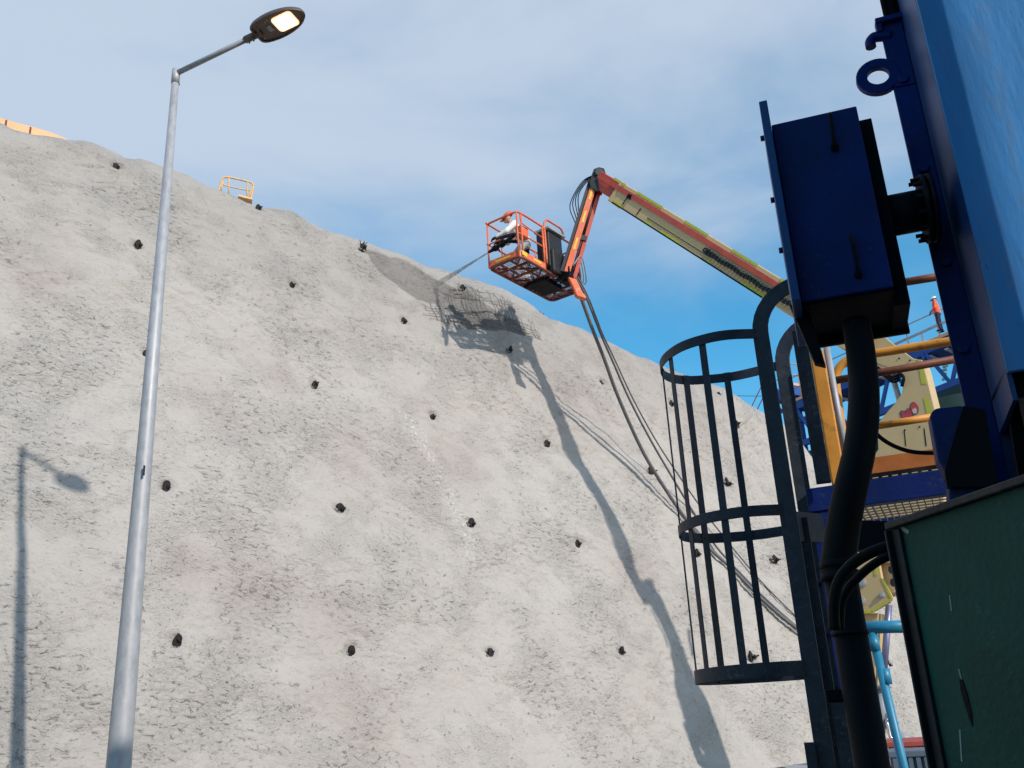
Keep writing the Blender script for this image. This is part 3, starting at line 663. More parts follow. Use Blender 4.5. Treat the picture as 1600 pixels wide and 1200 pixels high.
m = MB(); m.box(kp(1.36, .13, .62), kx, ky, Z, .55, .34, .90); m.box(kp(1.36, -.06, .30), kx, ky, Z, .5, .12, .55); con = m.build('control_console', chain, lift, bevel=.03)
m = MB(); m.box(kp(1.36, .10, 1.10), kx, ky, nrm(Z - ky * .0), .66, .42, .06); m.box(kp(1.2, .1, 1.16), kx, ky, Z, .05, .05, .08); m.box(kp(1.5, .1, 1.16), kx, ky, Z, .05, .05, .08); m.pieces('console_lid', greyp, con, bevel=.01)
m = MB(); m.box(kp(1.62, -.14, .05), kx, ky, Z, .42, .36, .26); m.box(kp(1.45, .4, -.07), kx, ky, Z, .7, .5, .10); m.tube([kp(1.6, -.16, -.12), kp(1.6, -.16, .4)], .12, 12); m.bar(kp(1.2, .1, -.05), kp(1.2, .78, -.05), Z, .09, .08); m.build('basket_mount', dark, lift, bevel=.01)
m = MB(); pa = hd(894, 437, 19.4); pb = hd(905, 460, 19.3); m.box((pa + pb) / 2, nrm(pb - pa), js, jf, .50, .20, .16); m.box(pb + nrm(pb - pa) * .05, nrm(pb - pa), js, jf, .16, .24, .2); m.build('rotator', orange, lift, bevel=.03)
m = MB()
for k in range(5):
    rr = random.Random(k); q = [jp(JL * .9, .05, .1), kp(1.7, -.3 - .05 * k, .25 + .05 * k), kp(1.75 + .1 * k, -.25, .0), kp(1.5, -.15, .1 + .1 * k)]
    m.tube(smoothpath(q, 5), .014, 5)
m.pieces('hydraulic_hose', greyp, lift)
# machine upright (knuckle) on the lower arms; hidden part widened to fill boom shadow
def lpn(x, y, o=0): return onplane(x, y, B_ + bn * o, bn)
m = MB(); poly = [(1340, 500), (1378, 522), (1401, 541), (1427, 560), (1440, 562), (1444, 572), (1461, 640), (1472, 700), (1478, 880), (1318, 880), (1332, 760), (1372, 702), (1371, 682), (1369, 663), (1376, 655), (1398, 630), (1409, 614), (1413, 592), (1402, 580), (1352, 562), (1335, 530)]
m.prism([lpn(x, y) for x, y in poly], -bn * .42); up = m.build('upright', tan, lift, bevel=.015)
m = MB()
for q in ([(1433, 561), (1439, 562), (1448, 600), (1440, 600)], [(1443, 622), (1451, 622), (1459, 655), (1450, 655)], [(1453, 660), (1459, 660), (1464, 690), (1459, 690)]): m.prism([lpn(x, y, .006) for x, y in q], -bn * .004)
m.pieces('reflective_tape', lime, up)
m = MB()
for q in ([(1412, 672), (1413.5, 672), (1416, 697), (1414.5, 697)], [(1443, 669), (1444.5, 669), (1448, 697), (1446, 697)]): m.prism([lpn(x, y, .004) for x, y in q], -bn * .003)
for (x, y) in ((1437, 667), (1414, 672), (1405, 560), (1422, 563)): m.disc(lpn(x, y, .0), bn, .014, .012, 8)
m.pieces('access_seam', dark, up)
# red oval emblem with short lettering in front of it
m = MB(); q = [lpn(1428.5 + 6.8 * math.cos(a) * 1 + 1.5 * math.sin(a), 638 + 10 * math.sin(a), .006) for a in np.linspace(0, 2 * math.pi, 20, endpoint=False)]; m.prism(q, -bn * .004)
q = [(1405, 645), (1408, 641), (1414, 642), (1417, 638), (1422, 638), (1426, 644), (1428, 652), (1424, 655), (1414, 660), (1409, 661), (1408, 653)]; m.prism([lpn(x, y, .006) for x, y in q], -bn * .004); lg = m.build('emblem', logod, up)
m = MB(); q = [lpn(1428.5 + 5.6 * math.cos(a), 637.5 + 8.6 * math.sin(a), .009) for a in np.linspace(0, 2 * math.pi, 20, endpoint=False)]; m.prism(q, -bn * .004)
for (x, y, w1, h1) in ((1410.5, 648, 2.2, 9), (1414.5, 651, 3, 9), (1418.5, 646, 2.6, 12), (1422.5, 648, 2.4, 10)):
    m.prism([lpn(x + a, y + b, .009) for a, b in ((-w1 / 2 - .6, -h1 / 2), (w1 / 2, -h1 / 2 - .8), (w1 / 2 + .8, h1 / 2 - .6), (-w1 / 2, h1 / 2))], -bn * .004)
m.prism([lpn(x, y, .0093) for x, y in ((1409, 650), (1425, 646), (1425, 649), (1409, 653))], -bn * .003)
m.build('lettering', logo, lg)
m = MB(); m.prism([lpn(x, y, .012) for x, y in ((1425, 640), (1430, 637), (1433, 641), (1432, 646), (1427, 646))], -bn * .003); m.build('emblem_highlight', logop, lg)
m = MB(); q = [lpn(x, y, -.1) for x, y in ((1357, 566), (1372, 575), (1385, 583), (1398, 592), (1409, 588))]
for k in range(3): m.tube(smoothpath([p - Z * .05 * k + bn * .15 for p in q], 4), .022, 6)
m.tube(smoothpath([lpn(1404, 582, .08), lpn(1412, 590, .1), lpn(1409, 604, .08)], 4), .03, 6); m.pieces('hydraulic_hose', black, lift)
m = MB(); m.tube([lpn(1392, 580, -.15), lpn(1410, 640, -.15)], .05, 10); m.build('lift_cylinder', galv, lift)
m = MB(); m.tube([lpn(1425, 600, -.9), lpn(1380, 700, -.9)], .05, 8); m.build('brace_rod', farpale, lift)
# lower arms and plates below the platform
m = MB(); m.prism([lpn(x, y, .1) for x, y in ((1325, 858), (1372, 872), (1378, 905), (1394, 934), (1390, 941), (1362, 957), (1320, 958))], -bn * .10); pn = m.build('pivot_plate', tan, lift, bevel=.01)
m = MB()
for q in ([(1366, 872), (1371, 873), (1371, 899), (1366, 899)], [(1376, 903), (1380, 904), (1395, 934), (1391, 935)], [(1391, 935), (1395, 937), (1364, 957), (1361, 953)], [(1340, 955), (1362, 953), (1360, 958), (1340, 959)]): m.prism([lpn(x, y, .108) for x, y in q], -bn * .006)
m.pieces('reflective_tape', lime, pn)
m = MB()
for (x, y, r_) in ((1347, 911, .075), (1345, 940, .08), (1378, 930, .045)): m.disc(lpn(x, y, .10), bn, r_, .03, 18); m.disc(lpn(x, y, .13), bn, r_ * .6, .02, 14)
m.pieces('pivot_pin', galv, pn)
m = MB(); m.prism([lpn(x, y, -.1) for x, y in ((1365, 860), (1395, 850), (1398, 925), (1372, 940))], -bn * .3); m.build('upright_foot', tan, lift)
m = MB(); m.prism([lpn(x, y, -.06) for x, y in ((1345, 958), (1372, 958), (1366, 1080), (1362, 1230), (1338, 1230))], -bn * .35)
m.prism([lpn(x, y, .0) for x, y in ((1308, 960), (1334, 960), (1322, 1230), (1300, 1230), (1296, 1088))], -bn * .30); m.build('lower_arm', tan, lift, bevel=.01)
m = MB(); m.prism([lpn(x, y, .006) for x, y in ((1306, 1000), (1311, 1000), (1308, 1076), (1299, 1078))], -bn * .006); m.pieces('reflective_tape', lime, lift)
m = MB(); m.tube([lpn(1389, 945, -.12), lpn(1379, 1078, -.12)], .055, 12); m.build('cylinder_rod', purple, lift)
m = MB(); m.tube([lpn(1380, 1076, -.12), lpn(1375, 1145, -.12)], .085, 14); m.disc(lpn(1380, 1076, -.12), Z, .14, .06, 14); m.build('cylinder_barrel', greyp, lift)
m = MB()
for k in range(3):
    q = [(1386, 1115 + 8 * k), (1385 + k, 1132), (1392, 1145 + 4 * k), (1403, 1155 + k)]; m.tube(smoothpath([lpn(x, y, -.1 + .04 * k) for x, y in q], 5), .028, 7)
m.pieces('hydraulic_hose', chrome, lift)
m = MB(); m.ball(lpn(1412, 1160, -.1), .14, 14, 10, (1, 1, 1.1)); m.build('accumulator', greyp, lift)
m = MB(); P = lpn(1350, 1260, -.2)
for k, (a, b_, z0, z1) in enumerate(((2.4, 2.0, .35, .95),)): m.box([P[0], P[1], (z0 + z1) / 2], bh, bn, Z, a, b_, z1 - z0)
m.build('chassis', greyp, lift, bevel=.05)
m = MB()
for a in (-.95, .95):
    for b_ in (-.95, .95): c0 = np.array([P[0], P[1], .48]) + bh * a + bn * b_; m.tube([c0 - bn * .16, c0 + bn * .16], .48, 24)
m.pieces('wheel', black, lift, bevel=.04)

# ------------------------------------------------------------------ people
def capsule(m, a, b, ra, rb, n=10):
    a = np.array(a, float); b = np.array(b, float); t = nrm(b - a)
    m.tube([a - t * ra * .8, a - t * ra * .5, a, b, b + t * rb * .5, b + t * rb * .8], [ra * .45, ra * .8, ra, rb, rb * .8, rb * .45], n)
def person(loc, yaw, J, label, mats, helmet, k=1.0, group=None):
    """J: joints in a local frame (x right, y forward, z up), metres"""
    c, s = math.cos(yaw), math.sin(yaw)
    def q(p): p = np.array(p) * k; return np.array([loc[0] + c * p[0] - s * p[1], loc[1] + s * p[0] + c * p[1], loc[2] + p[2]])
    J = {a: q(b) for a, b in J.items()}
    t = thing('person', loc, label, 'person', group)
    fwd = q((0, 1, 0)) - q((0, 0, 0)); fwd = nrm(fwd); face = nrm(J['face'] - J['head']) if 'face' in J else fwd
    m = MB(); m.ball(J['head'], .098 * k, 14, 10, (.88, .95, 1.12)); capsule(m, J['neck'], J['head'], .055 * k, .055 * k)
    capsule(m, J['head'] - Z * .06 * k + face * .03, J['head'] - Z * .07 * k + face * .055, .05 * k, .035 * k)
    m.ball(J['head'] + face * .105 * k - Z * .015, .016 * k, 6, 5)
    capsule(m, J['neck'], J['pel'], .10 * k, .11 * k)
    for a in 'LR':
        capsule(m, J['neck'] - Z * .04, J['sh' + a], .055 * k, .052 * k); capsule(m, J['sh' + a], J['el' + a], .045 * k, .038 * k); capsule(m, J['el' + a], J['ha' + a], .036 * k, .028 * k)
        capsule(m, J['pel'], J['hip' + a], .09 * k, .085 * k); capsule(m, J['hip' + a], J['kn' + a], .075 * k, .052 * k); capsule(m, J['kn' + a], J['an' + a], .05 * k, .036 * k)
    m.build('body', mats['skin'], t, remesh=.016)
    m = MB(); sd = nrm(np.cross(face, Z))
    for e in (-.034, .034): m.ball(J['head'] + face * .088 * k + sd * e * k + Z * .012, .011 * k, 6, 5)
    m.pieces('eye', darkc, t)
    m = MB(); mid = (J['neck'] + J['pel']) / 2
    capsule(m, J['neck'] - Z * .05 * k, mid, .135 * k, .15 * k, 14); capsule(m, mid, J['pel'], .15 * k, .16 * k, 14)
    for a in 'LR':
        capsule(m, J['neck'] - Z * .06, J['sh' + a], .10 * k, .085 * k); capsule(m, J['sh' + a], J['el' + a], .075 * k, .062 * k); capsule(m, J['el' + a], J['ha' + a] * .9 + J['el' + a] * .1, .06 * k, .046 * k)
    m.build('jacket', mats['jacket'], t, remesh=.016)
    m = MB(); capsule(m, J['pel'] + Z * .02, J['pel'] - Z * .05, .15 * k, .15 * k, 14)
    for a in 'LR': capsule(m, J['hip' + a], J['kn' + a], .10 * k, .078 * k); capsule(m, J['kn' + a], J['an' + a], .075 * k, .06 * k)
    m.build('trousers', mats['trousers'], t, remesh=.016)
    for a in 'LR':
        m = MB(); an = J['an' + a]; capsule(m, an + Z * .05, an - Z * .04, .05 * k, .05 * k); capsule(m, an - Z * .045 - fwd * .04, an - Z * .05 + fwd * .15, .045 * k, .04 * k); m.build('boot', mats['boots'], t, remesh=.013)
        m = MB(); ha = J['ha' + a]; d = nrm(ha - J['el' + a]); sdv = nrm(np.cross(d, Z + .1 * fwd)); un = np.cross(sdv, d)
        capsule(m, ha, ha + d * .07 * k, .032 * k, .036 * k)
        for i, ln in enumerate((.062, .070, .066, .052)):
            b0 = ha + d * .085 * k + sdv * (-.027 + .018 * i) * k; m1 = b0 + d * ln * .5 * k - un * .012; capsule(m, b0, m1, .009 * k, .0085 * k, 6); capsule(m, m1, m1 + (d * .4 - un) * ln * .5 * k, .0085 * k, .007 * k, 6)
        capsule(m, ha + d * .02 - sdv * .035 * k, ha + d * .06 - sdv * .055 * k - un * .02, .011 * k, .009 * k, 6); m.build('glove', mats['gloves'], t, remesh=.006)
    m = MB(); hv = J['head'] + Z * .035 * k; n = 16
    vs = []; prof = [(.122, 0), (.121, .04), (.105, .08), (.07, .108), (.03, .12)]
    for r_, h in prof:
        for i in range(n): a = 2 * math.pi * i / n; vs.append(hv + (face * math.cos(a) * 1.1 + sd * math.sin(a)) * r_ * k + Z * h * k)
    m.add(vs, [(i * n + j, i * n + (j + 1) % n, (i + 1) * n + (j + 1) % n, (i + 1) * n + j) for i in range(4) for j in range(n)] + [tuple(range(4 * n, 5 * n))], True)
    vs = []
    for r_, h in ((.121, .0), (.145, -.008)):
        for i in range(n): a = 2 * math.pi * i / n; e = 1 if math.cos(a) < .3 else 1.25 if r_ > .13 else 1; vs.append(hv + (face * math.cos(a) * 1.1 * e + sd * math.sin(a)) * r_ * k + Z * h * k)
    m.add(vs, [(j, (j + 1) % n, n + (j + 1) % n, n + j) for j in range(n)], True); m.build('helmet', helmet, t)
    return t, J
# sprayer: leaning forward over the nozzle, facing the slope (left in the picture)
spl = kp(.66, .46, -.04)
yaw = math.atan2(-(kp(-1, .9, 0) - kp(0, 0, 0))[0], (kp(-1, .9, 0) - kp(0, 0, 0))[1])
JW = dict(pel=(0, -.12, .80), neck=(0, .14, 1.24), head=(0, .25, 1.40), face=(0, .35, 1.34), shL=(-.19, .13, 1.17), shR=(.19, .11, 1.17), elL=(-.22, .33, .95), elR=(.24, .22, .90), haL=(-.08, .55, .86), haR=(.13, .46, .83),
          hipL=(-.10, -.12, .76), hipR=(.10, -.12, .76), knL=(-.16, .12, .44), knR=(.15, .02, .42), anL=(-.17, .02, .09), anR=(.17, -.16, .09))
pm = dict(skin=skin, jacket=whitec, trousers=greyc, boots=whitec, gloves=glove)
_, JJ = person(spl, yaw, JW, 'person in white overalls and orange helmet leaning over the spray nozzle in the basket', pm, helmo)
# spray nozzle held in both hands, hose trailing back over the rail
hl, hr = JJ['haL'], JJ['haR']
NZ = hd(764, 394, 18.75); tgt, ts, tv = wallpt(680, 446)
t = thing('spray_nozzle', NZ, 'black spray nozzle and its short hose held over the basket rail', 'spray nozzle')
m = MB(); dn = nrm(tgt - NZ); m.tube([NZ - dn * .75, NZ - dn * .35, NZ - dn * .3, NZ], [.045, .045, .06, .03], 12); m.disc(NZ - dn * .55, dn, .075, .06, 12); m.disc(NZ - dn * .28, dn, .07, .04, 12); m.build('nozzle', black, t)
m = MB(); m.tube(smoothpath([NZ - dn * .72, NZ - dn * 1.0 + Z * .05, (hl + hr) / 2 - kx * 0 + Z * .0, kp(.7, .35, .7), kp(1.0, .5, .4), kp(1.3, .6, .12)], 6), .04, 10); m.build('hose', black, t)
m = MB(); m.tube([NZ - dn * .6, NZ - dn * .6 + Z * .14 - kx * .04], .016, 8); m.tube([NZ - dn * .35, NZ - dn * .42 - Z * .12], .014, 8); m.pieces('valve_handle', dark, t)
m = MB(); c0 = kp(.30, .12, .72); m.box(c0, kx, ky, Z, .26, .16, .26); m.tube([c0 + Z * .13 - kx * .08, c0 + Z * .22, c0 + Z * .13 + kx * .08], .012, 6)
tag(m.build('tool_bin', orange, origin=c0, bevel=.02), 'orange plastic bin hanging inside the basket rail in front of the person', 'bin')
# jet of wet mortar
jm = bpy.data.materials.new('mortar_jet'); jm.use_nodes = True; n = jm.node_tree.nodes; l = jm.node_tree.links; b = n['Principled BSDF']; b.inputs['Base Color'].default_value = (.40, .35, .32, 1); b.inputs['Roughness'].default_value = 1
geo = n.new('ShaderNodeNewGeometry'); no = n.new('ShaderNodeTexNoise'); no.inputs['Scale'].default_value = 14; no.inputs['Detail'].default_value = 6; l.new(geo.outputs['Position'], no.inputs['Vector'])
an = n.new('ShaderNodeAttribute'); an.attribute_name = 'fade'; r_ = n.new('ShaderNodeMapRange'); r_.inputs['From Min'].default_value = .35; r_.inputs['From Max'].default_value = .65; r_.inputs['To Min'].default_value = .12; r_.inputs['To Max'].default_value = .55
l.new(no.outputs[0], r_.inputs['Value']); mu = n.new('ShaderNodeMath'); mu.operation = 'MULTIPLY'; l.new(r_.outputs[0], mu.inputs[0]); l.new(an.outputs['Fac'], mu.inputs[1]); l.new(mu.outputs[0], b.inputs['Alpha'])
m = MB(); K = 40; JD = np.linalg.norm(tgt - NZ); rads = [.018 + .075 * (i / K) ** 1.6 for i in range(K + 1)]
for q in range(2): m.tube([NZ + dn * JD * i / K for i in range(K + 1)], [r * (1 - .28 * q) for r in rads], 12, False)
jet = m.build('spray_jet', jm, origin=NZ); tag(jet, 'thin brown jet of wet mortar shooting from the nozzle to the slope', 'spray jet')
fa = jet.data.attributes.new('fade', 'FLOAT', 'POINT'); fa.data.foreach_set('value', [(.95 if i / K < .45 else .95 - 1.3 * (i / K - .45)) for q in range(2) for i in range(K + 1) for _ in range(12)])

# ------------------------------------------------------------------ hanging hoses
def hose(px, r0, name, label, rad, off=.12, touch=870):
    pts = []; y0 = px[0][1]; Wt = wallpt(*[p for p in px if p[1] >= touch][0], off)[0]; rt = math.hypot(Wt[0], Wt[1])
    for (x, y) in px:
        if y >= touch: pts.append(wallpt(x, y, off)[0])
        else: pts.append(hd(x, y, r0 + (rt - r0) * ((y - y0) / (touch - y0)) ** 1.0))
    m = MB(); m.tube(smoothpath(pts, 6), rad, 9); o = m.build(name, hosem, origin=pts[0]); tag(o, label, 'hose', 'hoses hanging from the basket')
hose([(897, 436), (909, 468), (925, 512), (945, 563), (962, 610), (984, 662), (1008, 712), (1037, 760), (1068, 806), (1104, 852), (1142, 896), (1185, 940), (1235, 982), (1300, 1028)], 19.4, 'hanging_hose', 'thickest delivery hose hanging from the basket, leftmost of the bundle', .042)
hose([(899, 434), (915, 462), (938, 520), (958, 566), (984, 625), (1018, 690), (1050, 745), (1085, 803), (1120, 855), (1158, 905), (1198, 945), (1250, 990), (1300, 1030)], 19.5, 'hanging_hose', 'middle hose of the bundle hanging from the basket', .026, .10)
hose([(902, 432), (918, 462), (941, 520), (962, 565), (990, 625), (1026, 690), (1060, 742), (1097, 795), (1140, 850), (1180, 903), (1215, 940), (1262, 985), (1300, 1025)], 19.6, 'hanging_hose', 'thin air line hanging on the right of the hose bundle', .018, .06)

# ------------------------------------------------------------------ things on the crest
def crestpt(x, y, back=.0, up=0):
    d = ray(x, y); s_, v_ = sv(x, y); r0 = None
    P, _, _ = wallpt(x, y + 12); return P
# guard rail
q0 = sv(345, 295)[0]; q1 = sv(396, 318)[0]
ra = math.hypot(*wallpt(370, 325)[0][:2]) + 1.3
G = [hd(x, y, ra) for x, y in ((342, 293), (345, 279), (357, 277), (392, 285), (396, 291), (390, 314))]
gb = G[0].copy()
t = thing('guard_rail', hd(370, 318, ra), 'small ochre guard rail standing on the crest right of the lamp pole', 'guard rail')
rb_ = nrm(-NH + U * .2)
def rl(a, b): return hd(a, b, ra)
m = MB()
f0, f1 = hd(347, 300, ra), hd(390, 316, ra)
tp = smoothpath([hd(341, 300, ra), hd(344, 290, ra), hd(348, 279, ra), hd(357, 277, ra), hd(388, 284, ra), hd(395, 288, ra), hd(395, 298, ra), hd(390, 316, ra)], 4); m.tube(tp, .022, 8); m.build('top_rail', ochre, t)
m = MB(); m.tube(smoothpath([hd(349, 286, ra), hd(352, 290, ra), hd(386, 297, ra), hd(394, 297, ra)], 4), .016, 8); m.build('mid_rail', ochre, t)
for a, b in (((357.5, 277), (357.5, 306)), ((387, 284), (386, 312)), ((348, 282), (345, 300)), ((394, 292), (388, 313))):
    m = MB(); m.tube([rl(*a), rl(*b)], .018, 8); m.build('post', ochre, t)
m = MB(); m.ribbon([rl(372, 311), rl(384, 314), rl(394, 316)], nrm(-NH), .3, .05); m.build('base_board', ochre, t)
# orange barrier
rb0 = math.hypot(*wallpt(40, 240)[0][:2])
m = MB(); tops = [(-60, 173), (-30, 179), (0, 184), (30, 193), (50, 198), (80, 207), (104, 217)]
A = [hd(x, y, rb0 + .9 + .012 * x) for x, y in tops]; vs = []
for p in A: vs += [p, p - Z * .7, p - NH * .05, p - NH * .05 - Z * .7]
m.add(vs, [(4 * i, 4 * i + 4, 4 * i + 5, 4 * i + 1) for i in range(len(A) - 1)] + [(4 * i + 2, 4 * i + 3, 4 * i + 7, 4 * i + 6) for i in range(len(A) - 1)] + [(4 * i, 4 * i + 2, 4 * i + 6, 4 * i + 4) for i in range(len(A) - 1)] + [(4 * i + 1, 4 * i + 5, 4 * i + 7, 4 * i + 3) for i in range(len(A) - 1)])
t = thing('barrier_fence', A[1] - Z * .7, 'bright orange plastic barrier fence along the crest in the upper left corner', 'barrier'); m.build('fence_sheet', barr, t)
m = MB(); 
for (x, y) in ((10, 188), (48, 199)): p = hd(x, y, rb0 + .75); m.tube([p, p - Z * .8], .018, 6)
m.pieces('stake', rustp, t)

# ------------------------------------------------------------------ blue bin on the right
e1 = nrm([.954, -.301, 0]); e2 = nrm([.301, .954, 0])
def isect(az, P, d):   # point on the line P + k d at azimuth az from the camera
    a = np.array([math.sin(R(az)), math.cos(R(az))]); k = -(P[0] * a[1] - P[1] * a[0]) / (d[0] * a[1] - d[1] * a[0]); return np.array([P[0] + k * d[0], P[1] + k * d[1], 0])
Kc = azr(28.65, 4.25, 0); Qb = isect(27.55, Kc, e2)
Fl = isect(26.17, Qb, e1)
zt = 8.0; zb = hd(1575, 575, 4.2)[2]
binr = thing('steel_bin', Kc + e1 * 1.1, 'tall blue painted steel bin filling the upper right edge, sunlit on its right half', 'bin')
BW = 1.2
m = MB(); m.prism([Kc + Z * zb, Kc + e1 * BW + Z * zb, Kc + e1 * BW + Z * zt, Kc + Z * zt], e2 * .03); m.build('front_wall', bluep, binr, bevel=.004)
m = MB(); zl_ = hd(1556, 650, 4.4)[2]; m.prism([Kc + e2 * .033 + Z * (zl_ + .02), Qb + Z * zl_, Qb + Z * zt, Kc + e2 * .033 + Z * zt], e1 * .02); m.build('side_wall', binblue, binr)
zf = hd(1374, 38, np.hypot(Fl[0], Fl[1]))[2]
m = MB(); m.prism([Fl + Z * 2.2, Qb + Z * 2.2 - e1 * .003, Qb + Z * zf - e1 * .003, Fl + Z * zf], e2 * .022); m.box(Fl + e1 * .0 + Z * (zf + .005) + e1 * .06, e1, e2, Z, .16, .07, .03); m.box(Fl + Z * (zf - .03) - e1 * .006, e1, e2, Z, .03, .05, .06); fl_ = m.build('corner_flange', navy, binr, bevel=.004)
m = MB(); rf = np.hypot(Fl[0], Fl[1])
for (x, y) in ((1411, 125), (1443, 264), (1478, 410), (1505, 545)): p = onplane(x, y, Fl, e2); m.disc(p, -e2, .028, .022, 6)
m.pieces('bolt_head', navy, fl_, bevel=.004)
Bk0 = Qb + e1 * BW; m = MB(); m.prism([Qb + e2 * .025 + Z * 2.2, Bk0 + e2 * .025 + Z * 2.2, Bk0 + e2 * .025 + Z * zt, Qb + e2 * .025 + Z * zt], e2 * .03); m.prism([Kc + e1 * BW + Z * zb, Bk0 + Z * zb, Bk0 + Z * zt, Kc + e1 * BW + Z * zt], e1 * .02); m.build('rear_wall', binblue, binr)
# upright pipes above the flange
m = MB(); zz = zf
for x, rr in ((1386, .022), (1396, .03), (1406, .022)): p = onplane(x, 20, Fl + e2 * .03, e2); m.tube([[p[0], p[1], zf - .05], [p[0], p[1], zt]], rr, 10)
m.pieces('riser_pipe', dark, binr)
# lifting eye
ec = onplane(1372, 121, Fl + e2 * .01, e2); m = MB(); ni = 28; Ro, Ri = .105, .052; vs = []
for o_ in (-.02, .02):
    for r_ in (Ro, Ri):
        for i in range(ni): a = 2 * math.pi * i / ni; vs.append(ec + (e1 * math.cos(a) * 1.05 + Z * math.sin(a)) * r_ + e2 * o_)
fs = []
for i in range(ni):
    j = (i + 1) % ni; fs += [(i, j, ni + j, ni + i), (2 * ni + i, 3 * ni + i, 3 * ni + j, 2 * ni + j), (i, 2 * ni + i, 2 * ni + j, j), (ni + i, ni + j, 3 * ni + j, 3 * ni + i)]
m.add(vs, fs); m.box(ec + e1 * .12, e1, e2, Z, .10, .036, .19); m.build('lifting_eye', navy, binr, bevel=.004)
m = MB(); m.tube(smoothpath([onplane(x, y, Fl + e2 * .01, e2) for x, y in ((1392, 56), (1376, 57), (1365, 59), (1360, 66), (1361, 74))], 5), .028, 10); m.build('pipe_elbow', navy, binr)
# dark hopper throat below
m = MB(); c = azr(31.5, 4.65, 0); zs_ = hd(1556, 650, 4.4)[2]; T0 = Kc * .35 + Qb * .65; T0 = T0 + e1 * .03; m.prism([T0 - e1 * .12 + Z * 1.2, T0 + e1 * 1.1 + Z * 1.2, T0 + e1 * 1.1 + Z * (zb - .02), T0 + Z * (zb - .02)], e2 * .04); m.prism([Kc + e2 * .08 + Z * (zs_ - .5) + e1 * .03, Kc + e2 * .08 + e1 * 1.1 + Z * (zs_ - .5), Kc + e2 * .08 + e1 * 1.1 + Z * (zb - .005), Kc + e2 * .08 + e1 * .03 + Z * (zb - .005)], e2 * .02); m.build('hopper_throat', black, binr)
m = MB(); m.prism([Kc + e2 * .04 + Z * (zb + .01), Kc + e1 * BW + e2 * .04 + Z * (zb + .01), Bk0 - e2 * .01 + Z * (zb + .01), Qb - e2 * .01 + Z * (zb + .01)], Z * .02); m.build('floor_plate', dark, binr)

# ------------------------------------------------------------------ blue housing box
rB = 4.2; TLp = hd(1205, 195, rB); zT = TLp[2]; zBm = hd(1237, 475, np.hypot(TLp[0], TLp[1]))[2]
TR = pz(1338, 165, zT); BRp = pz(1387, 435, zBm); f1 = nrm([TR[0] - TLp[0], TR[1] - TLp[1], 0]); f2 = np.array([-f1[1], f1[0], 0])
wB = np.linalg.norm(TR - TLp); dB = .44
hx = thing('duct_housing', TLp + f1 * wB / 2 + f2 * dB / 2 - Z * (zT - zBm), 'blue rectangular steel housing with two strap handles bolted beside the tall bin', 'housing')
def bx_(a, b, c): return TLp * [1, 1, 0] + f1 * a + f2 * b + Z * c
m = MB(); m.prism([bx_(0, 0, zBm), bx_(wB, 0, zBm), bx_(wB, 0, zT), bx_(0, 0, zT)], f2 * dB); m.build('body', navy, hx, bevel=.006)
m = MB(); m.box(bx_(-.022, dB * .40, (zT + zBm) / 2 + .012), f1, f2, Z, .038, dB + .16, (zT - zBm) + .10); dr = m.build('door', mat('door_blue', (.005, .05, .19), .45, 0, .15, 5, .1, 40, dirt=(.04, .06, .09), dirt_amt=.5), hx, bevel=.004)
m = MB()
for z in (.06, .42, .70): m.disc(bx_(-.042, -.02, zT - z * (zT - zBm) * 1.0 - .02), -f1, .014, .018, 6)
m.pieces('bolt_head', navy, dr)
m = MB(); m.box(bx_(wB + .035, dB * .75, (zT + zBm) / 2 - .02), f1, f2, Z, .07, dB * .9, (zT - zBm) + .04); m.box(bx_(wB * .5 + .05, dB + .02, (zT + zBm) / 2 - .03), f1, f2, Z, wB + .06, .03, (zT - zBm) + .06); m.build('rear_flange', dark, hx, bevel=.004)
for (xa, ya, xb, yb) in ((1297, 185, 1304, 232), (1331, 375, 1341, 430)):
    m = MB(); a = onplane(xa, ya, bx_(0, 0, 0), f2); b = onplane(xb, yb, bx_(0, 0, 0), f2)
    m.tube(smoothpath([a - f2 * .002, a - f2 * .035, (a + b) / 2 - f2 * .04, b - f2 * .035, b - f2 * .002], 5), .009, 8); m.disc(b, -f2, .018, .02, 8); m.pieces('strap_handle', dark, hx)
# sloping bottom chute: black triangle at the left
m = MB(); ch = [bx_(0, .02, zBm - .002), bx_(wB, .02, zBm - .002), bx_(wB + .0, dB, zBm - .002), bx_(0, dB, zBm - .002)]
q = [hd(x, y, rB + .1) for x, y in ((1234, 476), (1262, 478), (1290, 570), (1273, 566))]
m.prism(q, f2 * .05); m.build('gusset', black, hx)
m = MB(); m.prism(ch, -Z * .012); m.build('bottom_plate', black, hx)
# flanged stub between housing and bin
m = MB(); pc0 = bx_(wB + .05, dB * .6, zT - (zT - zBm) * .50); q_ = hd(1448, 330, 4.6); pc1 = pc0 + f1 * np.dot(q_ - pc0, f1); m.tube([pc0, pc1], .10, 20); st = m.build('connecting_duct', dark, hx)
dcc = nrm(pc1 - pc0); m = MB(); m.disc(pc1 - dcc * .0, dcc, .165, .022, 24); m.disc(pc1 - dcc * .03, dcc, .165, .022, 24)
for k in range(12):
    a = 2 * math.pi * k / 12; vv = np.cross(dcc, Z); m.disc(pc1 - dcc * .065 + (nrm(vv) * math.cos(a) + Z * math.sin(a)) * .145, dcc, .010, .07, 6)
m.build('pipe_flange', dark, st)

